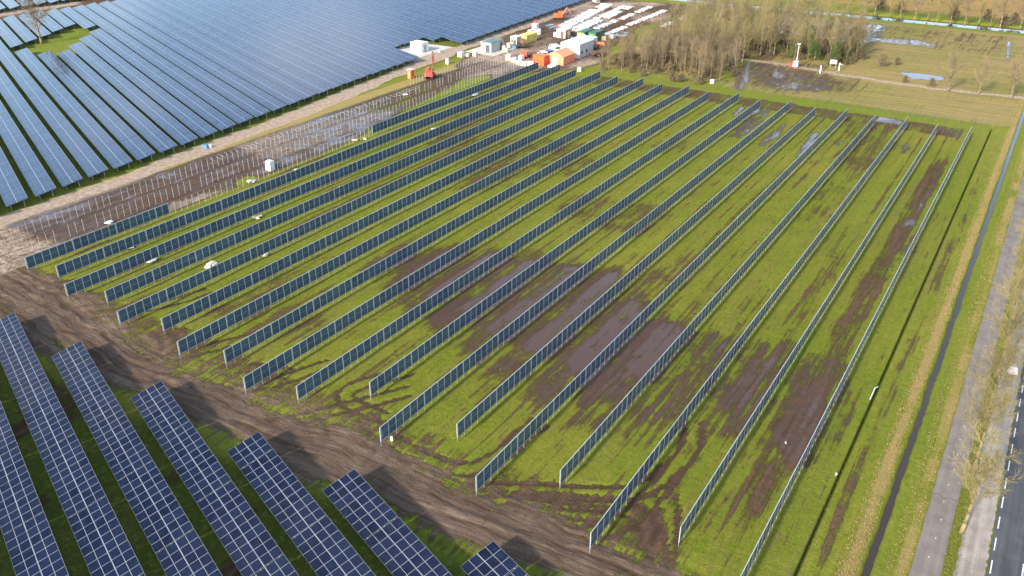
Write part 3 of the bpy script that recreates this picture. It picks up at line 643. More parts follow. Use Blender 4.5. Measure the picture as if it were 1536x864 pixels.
# ------------------------------------------------------------------ tilted tables in front (modules built one by one)
TILT = math.atan2(0.85, 3.48); SL = 1.765; COLP = 1.158
me_tm = module_mesh('m', 1.130, SL, 0.035, 0.015, M['tglass'], False).mesh('table_module')
def near_strip(k, yhigh70, xl, seam0, lab):
    ca, sa_ = math.cos(NEAR_A), math.sin(NEAR_A)
    # origin at the left end, middle of the slope, at mid height
    yl = yhigh70 + math.tan(NEAR_A) * (xl + 70)            # high edge at left end
    nrm = Vector((-sa_, ca, 0))                            # horizontal direction up the slope
    c = Vector((xl, yl, 0)) - nrm * 1.74
    root = empty('tilted_panel_table', (c.x, c.y, 0), NEAR_A, lab, 'solar panels', 'tilted panel tables in front')
    zc = 1.325; n = 0; x = COLP / 2; cols = []
    while True:
        p = c + Vector((ca, sa_, 0)) * x
        if n > 4 and not inframe((p.x, p.y, 1.3), 320) and pix((p.x, p.y, 1.3))[1] > H: break
        if n > 110: break
        cols.append(x); n += 1; x += COLP
        if (n - seam0) % 10 == 0: x += 0.11
    ct, st_ = math.cos(TILT), math.sin(TILT)
    for x in cols:
        for s in (-1, 1):
            d = s * (SL / 2 + 0.022)
            link('module', me_tm, root, (x, d * ct, zc + d * st_ + rnd.uniform(-0.005, 0.005)), (TILT + rnd.gauss(0, 0.007), rnd.gauss(0, 0.007), 0))
    L = cols[-1] + COLP / 2
    MB().box((L / 2, 0, zc - 0.012), (L, 0.058, 0.03), M['galv']).part('centre_rail', root)
    for s in (-1, 1):
        for q in (0.35, 1.4):
            d = s * q; MB().box((L / 2, d * ct, zc + d * st_ - 0.07), (L, 0.06, 0.07), M['galv']).part('purlin', root)
    y_ = 1.2
    while y_ < L:
        for d in (-1.05, 1.05):
            hz = zc + d * st_ - 0.1; MB().box((0, 0, hz / 2 - 0.15), (0.1, 0.1, hz + 0.3), M['galv']).part('leg', root, (y_, d * ct, 0))
        MB().box((0, 0, 0), (0.07, 3.2, 0.09), M['galv']).part('rafter', root, (y_, 0, zc - 0.13), (TILT, 0, 0)); y_ += 4 * COLP
NS = [(-2, -140, 4, 'tilted blue panel table cut off by the bottom left corner'), (-1, -128, 6, 'tilted blue panel table along the left edge, beyond the corner one'), (0, -104.32, 7, 'tilted panel table whose far end shows at the left edge of the mud track'),
      (1, -90.76, 4, 'tilted panel table, second visible far end from the left along the mud track'), (2, -75.36, 8, 'tilted panel table, third visible far end from the left along the mud track'),
      (3, -59.18, 3, 'tilted panel table, fourth visible far end from the left along the mud track'), (4, -47.04, 7, 'tilted panel table, fifth visible far end from the left along the mud track'), (5, -30.58, 3, 'short piece of tilted panel table at the bottom, rightmost of them')]
for k, xl, sm, lab in NS: near_strip(k, 33.51 + 5.33 * k, xl, sm, lab)

# ------------------------------------------------------------------ far tilted field (strips as single things, frames in the material)
ca, sa_ = math.cos(FAR_A), math.sin(FAR_A); DIRF = Vector((ca, sa_, 0)); NRMF = Vector((-sa_, ca, 0))
ends = [(-142.3, 72.1), (-142.7, 77.4), (-143.1, 82.8), (-143.3, 88.1), (-143.6, 93.4), (-143.8, 98.7), (-144.2, 104.1), (-144.6, 109.4), (-145.1, 114.8), (-145.7, 120.2), (-146.2, 125.6), (-146.7, 131.1), (-147.3, 136.6), (-147.9, 142.0)]
while ends[-1][1] < 430: ends.append((ends[-1][0] - (0.50 if ends[-1][1] < 160 else 0.34), ends[-1][1] + 5.5))
pre = [(-142.0, 66.8), (-141.8, 61.5), (-141.6, 56.2)]
ends = pre[::-1] + ends
def cross_line(p):  # is p beyond the cross track in the upper left?
    a, b = g(0, 23), g(140, 2); return (b.x - a.x) * (p.y - a.y) - (b.y - a.y) * (p.x - a.x)
gapP = [g(18, 80), g(118, 41), g(146, 50), g(88, 90)]
def in_gap(p):
    s = None
    for i in range(4):
        a, b = gapP[i], gapP[(i + 1) % 4]; c = (b.x - a.x) * (p.y - a.y) - (b.y - a.y) * (p.x - a.x)
        if s is None: s = c > 0
        elif (c > 0) != s: return False
    return True
def far_piece(p0, L, lab):
    """p0 = right end of the low edge; the strip runs up-left for L metres"""
    c = p0 + NRMF * 1.74; root = empty('tilted_field_strip', (c.x, c.y, 0), FAR_A + math.pi, lab, 'solar panels', 'tilted panel strips of the large field')
    # local x runs up-left, local y towards the camera side; slope falls towards +y
    mb = MB(); h = 1.79; t = 0.04; nseg = max(1, int(L / (COLP * 12)))
    for q in range(nseg):
        a = L * q / nseg + 0.03; b = L * (q + 1) / nseg - 0.03
        mb.box(((a + b) / 2, 0, 0), (b - a, 2 * h, t), M['fglass'])
    mb.part('panel_surface', root, (0, 0, 1.32), (-TILT, 0, 0))
    fr = MB(); x = 0.9
    while x < L:
        for yy in (-1.05, 1.05): fr.box((x, yy, (1.24 - yy * math.sin(TILT)) / 2 - 0.1), (0.1, 0.1, 1.24 - yy * math.sin(TILT) + 0.1), M['galv'])
        x += 5.8
    for yy in (-1.4, -0.4, 0.4, 1.4): fr.box((L / 2, yy * math.cos(TILT), 1.25 - yy * math.sin(TILT)), (L, 0.06, 0.08), M['galv'])
    fr.part('support_frame', root)
k = 0; left_block = []
for idx, (xr, yr) in enumerate(ends):
    p = Vector((xr, yr, 0))
    if 187.5 < yr < 209: p -= DIRF * (15.5 if yr < 204 else 10.5)
    runs = []; cur = None; s = 0.0
    while s < 420:
        q = p - DIRF * s + NRMF * 1.7; c = cross_line(q)
        ok = not in_gap(q) and not (c > -0.0 and False)
        a, b = g(0, 23), g(140, 2); dist = c / (Vector((b.x - a.x, b.y - a.y)).length)
        if -13.0 < dist < 3.6: ok = False
        vis = inframe((q.x, q.y, 1.2), 260)
        if ok and vis:
            if cur is None: cur = s
            last = s
        elif cur is not None: runs.append((cur, last)); cur = None
        s += COLP
    if cur is not None: runs.append((cur, last))
    runs = [r for r in runs if r[1] - r[0] > 3]
    if not runs: continue
    k += 1
    for j, (a, b) in enumerate(runs):
        mid_ = p - DIRF * ((a + b) / 2); dist = cross_line(mid_)
        if j == 0: lab = 'glossy blue tilted panel strip in the big field, %s from the near left corner' % ordinal(k)
        elif dist > 0: lab = 'blue tilted strip past the cross track in the top left corner, %s from the left' % ordinal(k)
        else: lab = 'short blue tilted panel strip behind the lone bare tree, %s from the near left corner' % ordinal(k)
        far_piece(p - DIRF * a, b - a + COLP, lab)

# ------------------------------------------------------------------ bare winter trees
def bare_tree(seed, h, r, first, nlimb, spread, up_, sub=(5, 5, 4), twig=0.02, trunk_top=0.85):
    rd = random.Random(seed); T = MB(); K = MB()
    pts = [Vector((0, 0, -0.2))]; n = 7; lean = Vector((rd.gauss(0, 0.03), rd.gauss(0, 0.03), 0))
    for i in range(1, n + 1):
        z = h * trunk_top * i / n; pts.append(Vector((lean.x * z + rd.gauss(0, 0.03) * r * 6, lean.y * z + rd.gauss(0, 0.03) * r * 6, z)))
    rad = lambda t: r * (1 - 0.85 * t) + 0.012
    for i in range(n): T.tube(pts[i], pts[i + 1], rad(i / n) * (1.35 if i == 0 else 1), rad((i + 1) / n), 'T', 6)
    def at(t):
        f = t * n; i = min(int(f), n - 1); return pts[i].lerp(pts[i + 1], f - i)
    def rdir(d, ang):
        a = d.orthogonal().normalized(); b = d.cross(a); th = rd.uniform(0, 2 * math.pi); return (d * math.cos(ang) + (a * math.cos(th) + b * math.sin(th)) * math.sin(ang)).normalized()
    def branch(p, d, L, rr, lev):
        k = 3 if lev < 2 else 2; q = p; pr = rr; dd = d; ends_ = []
        for j in range(k):
            dd = (dd + Vector((rd.gauss(0, 0.12), rd.gauss(0, 0.12), up_ * 0.25 + rd.gauss(0, 0.08)))).normalized()
            q2 = q + dd * (L / k); r2_ = max(twig * 0.55, rr * (1 - 0.75 * (j + 1) / k)); K.tube(q, q2, pr, r2_, 'K', 4 if lev == 0 else 3); ends_.append((q, q2, dd)); q, pr = q2, r2_
        if lev < len(sub):
            for _ in range(sub[lev]):
                a, b, d2 = rd.choice(ends_); t = rd.random(); branch(a.lerp(b, t), rdir(d2, rd.uniform(0.35, 0.95)), L * rd.uniform(0.38, 0.62), max(twig, pr * 1.4), lev + 1)
    for j in range(nlimb):
        t = first + (1 - first) * (j + rd.random()) / nlimb; p = at(min(t, 0.999)); th = j * 2.4 + rd.gauss(0, 0.4)
        ang = spread * rd.uniform(0.75, 1.2) * (1.05 - 0.45 * t); d = Vector((math.cos(th) * math.sin(ang), math.sin(th) * math.sin(ang), math.cos(ang)))
        branch(p, d, h * (0.50 - 0.28 * t) * rd.uniform(0.8, 1.2), rad(t) * 0.55, 0)
    return T, K
def tree_kind(name, mat_t, mat_c, **kw):
    T, K = bare_tree(**kw)
    for mb, m in ((T, mat_t), (K, mat_c)): mb.mats = [m]; mb.mi = [0] * len(mb.f)
    return T.mesh(name + '_trunk', True), K.mesh(name + '_crown')
TREES = {}
for s in range(3): TREES['road%d' % s] = tree_kind('road_tree', M['bark_y'], M['twig_y'], seed=50 + s, h=9.2, r=0.19, first=0.40, nlimb=14, spread=0.95, up_=0.35, sub=(6, 7, 5), twig=0.013)
for s in range(4): TREES['wood%d' % s] = tree_kind('wood_tree', M['bark_b'], M['twig_b'], seed=70 + s, h=11.5, r=0.16, first=0.22, nlimb=12, spread=0.48, up_=0.9, sub=(4, 4, 2), twig=0.018)
for s in range(3): TREES['olive%d' % s] = tree_kind('olive_tree', M['bark_b'], M['twig_y'], seed=90 + s, h=12, r=0.2, first=0.25, nlimb=13, spread=0.72, up_=0.5, sub=(5, 4, 2), twig=0.018)
for s in range(2): TREES['lone%d' % s] = tree_kind('lone_tree', M['bark_b'], M['twig_b'], seed=110 + s, h=15, r=0.34, first=0.28, nlimb=16, spread=0.95, up_=0.4, sub=(6, 6, 3), twig=0.022)
for s in range(2): TREES['bush%d' % s] = tree_kind('shrub', M['bark_b'], M['twig_r'], seed=130 + s, h=3.0, r=0.06, first=0.02, nlimb=26, spread=1.1, up_=0.3, sub=(6, 5, 2), twig=0.022, trunk_top=0.7)
tr_r = random.Random(77)
def plant(kind, loc, sc_=1.0, label=None, cat='tree', group=None, name='bare_tree', sz=None):
    root = empty(name, loc, tr_r.uniform(0, 6.28), label, cat, group); root.scale = (sc_, sc_, sz or sc_)
    T, K = TREES[kind]; link('trunk' if cat == 'tree' else 'stem', T, root); link('crown' if cat == 'tree' else 'twigs', K, root); return root
# along the road
ys = [62.0, 70.2, 80.6, 90.4, 99.8, 110.4, 120.5, 130.7, 141, 151, 161, 171]
for j, y in enumerate(ys):
    lab = {0: 'bare roadside tree in the bottom right corner beside the road', 1: 'nearest full bare tree standing on the verge between cycle path and road'}.get(j, 'bare yellowish roadside tree, %s from the bottom along the verge' % ordinal(j + 1))
    if j == 0: continue
    plant('road%d' % (j % 3), (3.35 + tr_r.gauss(0, 0.1), y, 0), tr_r.uniform(0.95, 1.12), lab, 'tree', 'roadside trees')
# lone tree in the far field
plant('lone0', g(63, 66), 1.0, 'large lone bare tree standing in the gap of the blue panel field', 'tree')
# avenue on the far track
for j, (px, py) in enumerate(((1422, 137), (1467, 142), (1516, 148))):
    plant('lone%d' % (j % 2), g(px, py), (0.62, 0.56, 0.6)[j], 'bare tree beside the far farm track, %s from its left end' % ordinal(j + 1), 'tree', 'trees beside the far track')
# river bank trees
for j, (px, py) in enumerate(((1296, 22), (1334, 25), (1372, 30), (1391, 30), (1447, 38), (1468, 36), (1500, 42), (1246, 16), (1190, 12), (1405, 33), (1425, 36), (1350, 27), (1312, 23), (1270, 19), (1530, 44), (1485, 40))):
    plant(('olive%d' % (j % 3)) if j % 2 else 'lone1', g(px, py), 0.85 if j % 2 else 0.72, 'bare tree on the river bank, %s when counting only that bank' % ordinal(j + 1), 'tree', 'trees on the river bank')
# the wood: brown saplings along its left front, olive trees behind, ivy-clad trunks to the right
woodP = [g(*p) for p in ((898, 104), (950, 112), (1000, 117), (1060, 126), (1100, 122), (1118, 86), (1180, 86), (1290, 98), (1292, 62), (1200, 45), (1120, 28), (1040, 32), (990, 62), (935, 82))]
def inside(p, P):
    r = False; n = len(P)
    for i in range(n):
        a, b = P[i], P[(i + 1) % n]
        if (a.y > p.y) != (b.y > p.y) and p.x < (b.x - a.x) * (p.y - a.y) / (b.y - a.y) + a.x: r = not r
    return r
bx0, bx1, by0, by1 = min(p.x for p in woodP), max(p.x for p in woodP), min(p.y for p in woodP), max(p.y for p in woodP)
cand = []
def try_pt(x, y, md_):
    p = Vector((x, y, 0))
    if not inside(p, woodP): return False
    if any((p - q).length < md_ for q in cand): return False
    cand.append(p); return True
tries = 0
while len(cand) < 298 and tries < 30000:
    tries += 1; try_pt(tr_r.uniform(bx0, bx1), tr_r.uniform(by0, by1), 2.1 if tries < 18000 else 1.6)
cand.sort(key=lambda p: p.y - 0.4 * p.x)
for j, p in enumerate(cand):
    px, py = pix(p)
    if px < 1010 or (py > 96): kd, sc_, lab = 'wood%d' % tr_r.randrange(4), tr_r.uniform(0.55, 0.85), 'slender bare brown tree in the dense thicket beyond the row ends'
    else: kd, sc_, lab = ('olive%d' % tr_r.randrange(3)) if tr_r.random() < 0.65 else 'wood%d' % tr_r.randrange(4), tr_r.uniform(0.6, 0.95), 'taller bare olive tree in the wood behind the thicket'
    grp = 'slender trees of the thicket' if 'slender' in lab else 'taller trees of the wood'
    plant(kd, p, sc_, lab, 'tree', grp)
def leafy(seed, h, rx, nleaf, s):
    rd = random.Random(seed); mb = MB()
    blobs = [(Vector((rd.gauss(0, 0.45) * rx, rd.gauss(0, 0.45) * rx, 0.5 + h * (i + rd.random()) / 11)), rx * rd.uniform(0.45, 0.95)) for i in range(11)]
    for _ in range(nleaf):
        c0, r_ = rd.choice(blobs); d = Vector((rd.gauss(0, 1), rd.gauss(0, 1), rd.gauss(0, 1))).normalized(); c = c0 + d * (r_ * rd.random() ** 0.45); c.z = max(c.z, 0.1)
        a = Vector((rd.gauss(0, 1), rd.gauss(0, 1), rd.gauss(0, 0.7))).normalized(); b = a.orthogonal().normalized()
        q = rd.uniform(0.6, 1.3) * s; mb.poly([c - a * q, c + b * q * 0.6, c + a * q, c - b * q * 0.6], M['ivy'])
    return mb.mesh('ivy_foliage')
ivy = [leafy(3 + s, (7.5, 10, 6)[s], (1.3, 1.0, 1.8)[s], 2400, 0.15) for s in range(3)]
IV = [(1185, 86), (1212, 88), (1222, 90), (1206, 76), (1241, 78), (1250, 96), (1268, 97), (1272, 92), (1282, 76), (1155, 70), (1160, 78)]
for j, (px, py) in enumerate(IV):
    root = empty('ivy_tree', g(px, py), tr_r.uniform(0, 6), 'dark green ivy-clad tree at the edge of the wood, %s from the left' % ordinal(1 + sorted(IV).index((px, py))), 'tree', 'ivy-clad trees')
    s = tr_r.uniform(0.6, 0.95); root.scale = (s * 0.9, s * 0.9, s); link('trunk', TREES['wood%d' % (j % 4)][0], root); link('crown', TREES['wood%d' % (j % 4)][1], root); link('ivy', ivy[j % 3], root)
SH = [((1322, 100), 1.3, 'round brown bush beside the far farm track, right of the wood'), ((1396, 130), 0.8, 'small brown bush on the near side of the far track'), ((1357, 124), 0.6, 'smallest brown bush at the edge of the far track'), ((1345, 98), 0.8, 'brown bush just right of the round one by the far track')]
for (px, py), s, lab in SH: plant('bush0', g(px, py), s, lab, 'bush', None, 'shrub')
for j in range(130):
    p = tr_r.choice(cand[:110] if j % 3 else cand); q = Vector((p.x + tr_r.uniform(-2, 2), p.y + tr_r.uniform(-4, 0), 0))
    if g(1100, 134).y < q.y + 3 and pix(q)[1] < 70 + 0.06 * pix(q)[0]: plant('bush%d' % (j % 2), q, tr_r.uniform(0.5, 1.1), 'low brushwood bush among the trunks of the wood', 'bush', 'brushwood of the wood', 'shrub')
BK = [(1480, 32), (1505, 40), (1520, 38), (1430, 30), (1350, 20), (1320, 14)]
for j, (px, py) in enumerate(BK): plant('bush%d' % (j % 2), g(px, py), 1.5, 'reddish bush on the far river bank, %s from the left' % ordinal(1 + sorted(BK).index((px, py))), 'bush', 'bushes on the far bank', 'shrub')

# ------------------------------------------------------------------ rough grass and reed on the ditch banks and verges (uncountable)
def tufts(name, n, xr, yr, hs, mat, label, seed, keep=None):
    rd = random.Random(seed); mb = MB()
    for _ in range(n):
        x = rd.uniform(*xr); y = yr[0] + (yr[1] - yr[0]) * rd.random() ** 1.5; hh = rd.uniform(*hs); z0 = -0.05
        b = abs(x - (-2.72 - 0.0016 * (y - 60)))
        if b < 0.36: continue
        if keep and not keep(x, y, rd): continue
        for _k in range(4):
            th = rd.uniform(0, 6.28); w = rd.uniform(0.02, 0.05); lean = rd.uniform(0.1, 0.7) * hh; dx, dy = math.cos(th), math.sin(th)
            mb.poly([(x - dy * w, y + dx * w, z0), (x + dy * w, y - dx * w, z0), (x + dx * lean, y + dy * lean, z0 + hh)], mat)
    return tag(mb.part(name), label, 'grass', kind='stuff')
tufts('reed_fringe', 5200, (-5.0, -3.35), (55, 235), (0.08, 0.26), M['reed'], 'dry straw-coloured grass fringe along the left bank of the ditch', 1)
tufts('dry_verge_grass', 3600, (-1.5, 0.25), (55, 235), (0.06, 0.20), M['reed'], 'dry tufted grass between the ditch and the cycle path', 2)
tufts('verge_grass', 6000, (2.62, 3.75), (55, 180), (0.08, 0.26), M['tuft'], 'green and yellow tufts between the cycle path and the gravel', 3)

# ------------------------------------------------------------------ fences
def wire_fence(a, b, step, h, lab, wires=4):
    a = Vector(a); b = Vector(b); d = b - a; L = d.length; ang = math.atan2(d.y, d.x); root = empty('wire_fence', a, ang, lab, 'fence'); n = int(L / step)
    pm = MB().box((0, 0, h / 2), (0.07, 0.07, h), M['steel']).mesh('fence_post')
    for i in range(n + 1): link('post', pm, root, (i * L / n, 0, 0))
    for w in range(wires): MB().box((L / 2, 0, h * (w + 1) / wires - 0.04), (L, 0.012, 0.014), M['steel']).part('wire', root)
wire_fence(g(900, 110), g(1112, 133), 2.6, 1.6, 'thin wire fence behind the far ends of the left rows'); wire_fence(g(1114, 133.4), g(1478, 192), 2.6, 1.6, 'thin dark wire fence behind the far ends of the right rows')
wire_fence((-66, 238, 0), (-42, 234, 0), 2.6, 1.3, 'low wire fence beside the far farm track', 3)
# white pipe sticking out of the trench, pegs
p = g(1308, 592); MB().tube((0, -1.1, 0.02), (0.05, 1.2, 0.22), 0.06, 0.06, M['white'], 8).tube((0.05, 1.2, 0.22), (0.25, 1.9, 0.05), 0.06, 0.05, M['white'], 8).part('drain_pipe', None, p)
tag(bpy.data.objects['drain_pipe'], 'white plastic pipe lying out of the dark trench', 'pipe')

# ------------------------------------------------------------------ compound objects
def cabin(name, p, d, wall, roof, label, cat, doors=(), windows=(), gable=0.0, group=None, rz=0.0, trim=None):
    """p = near right ground corner; d = width (x), depth (y), height. doors / windows: (face, offset, z, w, h)"""
    w, dp, h = d; root = empty(name, (p[0], p[1], 0), rz, label, cat, group)
    cx, cy = -w / 2, dp / 2
    b = MB().box((cx, cy, h / 2), (w, dp, h), wall)
    k = int(w / 0.5)
    for i in range(1, k): b.box((-w * i / k, -0.012, h / 2), (0.06, 0.03, h * 0.92), wall)
    k = int(dp / 0.5)
    for i in range(1, k): b.box((0.012, dp * i / k, h / 2), (0.03, 0.06, h * 0.92), wall)
    b.part('wall', root)
    if gable:
        r = MB()
        if w <= dp: r.prism([(-w - 0.12, h), (0.12, h), (cx, h + gable)], -0.12, dp + 0.12, roof)
        else:
            r.prism([(-dp - 0.12, h), (0.12, h), (-dp / 2, h + gable)], -0.12, w + 0.12, roof); r.v = [(-y, -x, z) for x, y, z in r.v]; r.f = [f[::-1] for f in r.f]
        r.part('roof', root)
    else: MB().box((cx, cy, h + 0.06), (w + 0.14, dp + 0.14, 0.12), roof).part('roof', root)
    for nm, L in (('door', doors), ('window', windows)):
        for face, off, z, ww, hh, m in L:
            q = MB()
            if face == 'y': q.box((-off, -0.03, z), (ww, 0.07, hh), m)
            else: q.box((0.03, off, z), (0.07, ww, hh), m)
            q.part(nm, root)
    if trim:
        t = MB()
        for xx in (-w, 0):
            for yy in (0, dp): t.box((xx, yy, h / 2), (0.16, 0.16, h), trim)
        t.part('corner_post', root)
    return root
gl, dk = M['glass'], M['steel']
cabin('transformer_hut', g(633, 80), (4.2, 3.2, 2.7), M['white'], M['white'], 'small white transformer hut on a pale pad at the field edge', 'hut', windows=[('y', 1.4, 1.9, 0.5, 0.4, M['grey']), ('y', 2.2, 1.9, 0.5, 0.4, M['grey']), ('y', 1.4, 1.0, 0.5, 0.5, M['grey']), ('y', 2.2, 1.0, 0.5, 0.5, M['grey'])], doors=[('x', 1.6, 1.1, 1.0, 2.0, M['alu'])])
tag(MB().box((0, 0, 0.04), (13, 15, 0.09), M['concrete']).part('hut_pad', None, (-160.5, 203.0, 0.0)), kind='structure')
cabin('site_cabin', (g(737, 80).x, g(737, 80).y), (3.2, 6.6, 2.9), M['greywall'], M['greyroof'], 'grey green transformer station with a dark roof beside the yard', 'cabin', doors=[('y', 1.3, 1.15, 1.3, 2.1, dk), ('x', 5.4, 1.2, 1.3, 2.3, dk)], windows=[])
cabin('storage_box', (g(727, 76).x, g(727, 76).y), (1.3, 2.6, 2.4), M['beige'], M['beige'], 'beige equipment box left of the grey green station', 'container', doors=[('y', 0.65, 1.1, 0.8, 1.9, M['white'])])
tag(MB().box((0, 0, 0.03), (10.5, 11, 0.07), M['concrete']).part('cabin_pad', None, (-142.3, 213.4, 0.0)), kind='structure')
for j, (px, py, w, dp, h) in enumerate(((756, 76, 1.2, 1.2, 1.4), (763, 73, 1.4, 1.4, 1.7), (760, 78, 1.0, 1.1, 1.1))):
    root = empty('water_tank', g(px, py), 0, ('squat pale plastic tank beside the grey station, left one', 'tallest pale plastic tank beside the grey station', 'smallest pale tank in front of the other two')[j], 'tank')
    MB().tube((0, 0, 0.15), (0, 0, h), w / 2, w / 2, M['beige'], 12).part('tank_body', root); MB().tube((0, 0, h), (0, 0, h + 0.12), 0.25, 0.22, M['grey'], 10).part('lid', root); MB().box((0, 0, 0.08), (w * 1.1, w * 1.1, 0.15), M['wood']).part('pallet', root)
cabin('portable_cabin', (g(775, 71).x, g(775, 71).y), (2.2, 2.6, 2.9), M['beige'], M['white'], 'narrow cream cabin with a dark door next to the yellow shed', 'cabin', doors=[('y', 0.7, 1.1, 0.8, 2.0, dk)], windows=[('y', 1.6, 1.7, 0.5, 0.6, gl)])
tag(MB().box((0, 0, 0.5), (1.6, 1.2, 1.0), M['bluebin']).box((0, 0, 1.04), (1.7, 1.3, 0.08), M['steel']).part('waste_bin', None, g(772, 73)), 'blue waste bin in front of the narrow cream cabin', 'bin')
cabin('yellow_shed', (g(790, 66).x, g(790, 66).y), (2.6, 6.2, 2.5), M['yellow'], M['yellow'], 'yellow sheeted storage container at the back of the yard', 'container', doors=[('y', 1.3, 1.2, 1.6, 2.1, M['wood'])], gable=0.35)
cabin('orange_container', (g(816, 99).x, g(816, 99).y), (3.6, 3.0, 2.5), M['orange'], M['orange'], 'dark orange container beside the large orange tent', 'container', doors=[('x', 1.5, 1.2, 2.0, 2.1, M['red'])], trim=M['red'])
cabin('orange_tent', (g(845, 99).x, g(845, 99).y), (5.6, 6.5, 2.4), M['coral'], M['coral'], 'large pale orange tent with a gabled roof beside the panel rows', 'tent', doors=[('y', 2.8, 1.1, 1.6, 2.0, M['white'])], gable=1.3)
cabin('white_tent', (g(869, 88).x, g(869, 88).y), (6.2, 8.5, 3.9), M['whitetarp'], M['whitetarp'], 'tall white tent hall standing behind the orange tent', 'tent', windows=[('x', 1.6, 1.5, 0.8, 0.8, gl), ('x', 4.2, 1.5, 0.8, 0.8, gl)], gable=1.2)
cabin('white_cabin', (g(883, 75).x, g(883, 75).y), (4.5, 5.5, 2.8), M['white'], M['white'], 'lower white cabin adjoining the tall white tent', 'cabin', windows=[('x', 1.5, 1.6, 1.0, 0.9, gl), ('x', 3.8, 1.6, 0.8, 0.9, gl)], doors=[('y', 1.6, 1.1, 0.9, 2.0, M['grey'])])
cabin('cream_container', (g(848, 58).x, g(848, 58).y), (3.2, 4.2, 2.5), M['beige'], M['white'], 'cream container standing behind the parked van', 'container', doors=[('y', 1.2, 1.1, 0.9, 2.0, M['brown'])])
cabin('green_container', (g(876, 62).x, g(876, 62).y), (2.5, 6.0, 2.6), M['green'], M['dgreen'], 'green container with a pale front, left of two', 'container', doors=[('y', 1.25, 1.25, 2.1, 2.2, M['yellow'])], trim=M['dgreen'])
cabin('green_container', (g(893, 63).x, g(893, 63).y), (2.5, 6.0, 2.6), M['dgreen'], M['dgreen'], 'green container with a bright green front, right of two', 'container', doors=[('y', 1.25, 1.25, 2.1, 2.2, M['green'])], trim=M['dgreen'])
cabin('portable_toilet', (g(617, 119).x, g(617, 119).y), (1.3, 1.3, 2.3), M['orange'], M['white'], 'orange portable toilet with a white roof beside the service track', 'toilet', doors=[('y', 0.65, 1.05, 0.8, 1.8, M['coral'])])
def wheel(root, x, y, r, w=0.22):
    o = MB().tube((-w / 2, 0, 0), (w / 2, 0, 0), r, r, M['dark'], 14).part('wheel', root, (x, y, r)); MB().tube((-w / 2 - 0.01, 0, 0), (w / 2 + 0.01, 0, 0), r * 0.55, r * 0.55, M['grey'], 10).part('rim', o)
def car(name, p, rz, paint, label, cat, van=False):
    root = empty(name, p, rz, label, cat); L, w = (5.2, 2.0) if van else (4.3, 1.78)
    if van: prof = [(-L / 2, 0.35), (L / 2, 0.35), (L / 2, 0.95), (L / 2 - 0.5, 1.15), (L / 2 - 1.25, 1.95), (-L / 2 + 0.1, 2.0), (-L / 2, 1.8)]
    else: prof = [(-L / 2, 0.3), (L / 2, 0.3), (L / 2, 0.7), (L / 2 - 0.9, 0.9), (L / 2 - 1.6, 1.42), (-L / 2 + 0.8, 1.45), (-L / 2 + 0.1, 0.98), (-L / 2, 0.8)]
    b = MB().prism(prof, -w / 2, w / 2, paint); b.v = [(-y, x, z) for x, y, z in b.v]; b.part('body', root)
    zt, zb = (1.82, 1.2) if van else (1.36, 0.96); f1, f0 = (L / 2 - 1.35, L / 2 - 0.6) if van else (L / 2 - 1.65, L / 2 - 1.0)
    MB().poly([(-w / 2 + 0.1, f0 + 0.03, zb), (w / 2 - 0.1, f0 + 0.03, zb), (w / 2 - 0.12, f1 + 0.05, zt), (-w / 2 + 0.12, f1 + 0.05, zt)], gl).part('windscreen', root)
    for s in (-1, 1): MB().box((s * (w / 2 + 0.008), -0.1 if not van else L / 2 - 1.9, (zt + zb) / 2), (0.02, 2.0 if not van else 1.0, zt - zb - 0.08), gl).part('side_window', root)
    MB().box((0, -L / 2 + (0.42 if not van else -0.005), (zt + zb) / 2), (w - 0.4, 0.05 if van else 0.5, zt - zb - 0.1), gl).part('rear_window', root)
    for s in (-1, 1):
        MB().box((s * (w / 2 - 0.25), L / 2 + 0.01, 0.68), (0.35, 0.05, 0.16), M['alu']).part('headlight', root)
        for yy in (-L / 2 + 0.8, L / 2 - 0.85): wheel(root, s * (w / 2 - 0.08), yy, 0.33)
car('parked_van', g(832, 77), 0.9, M['white'], 'white van parked behind the orange tent', 'van', True)
car('parked_car', g(824, 82), 0.9, M['bluecar'], 'dark blue car parked beside the white van', 'car'); car('parked_car', g(814, 84), 0.9, M['white'], 'white car parked left of the dark blue car', 'car')
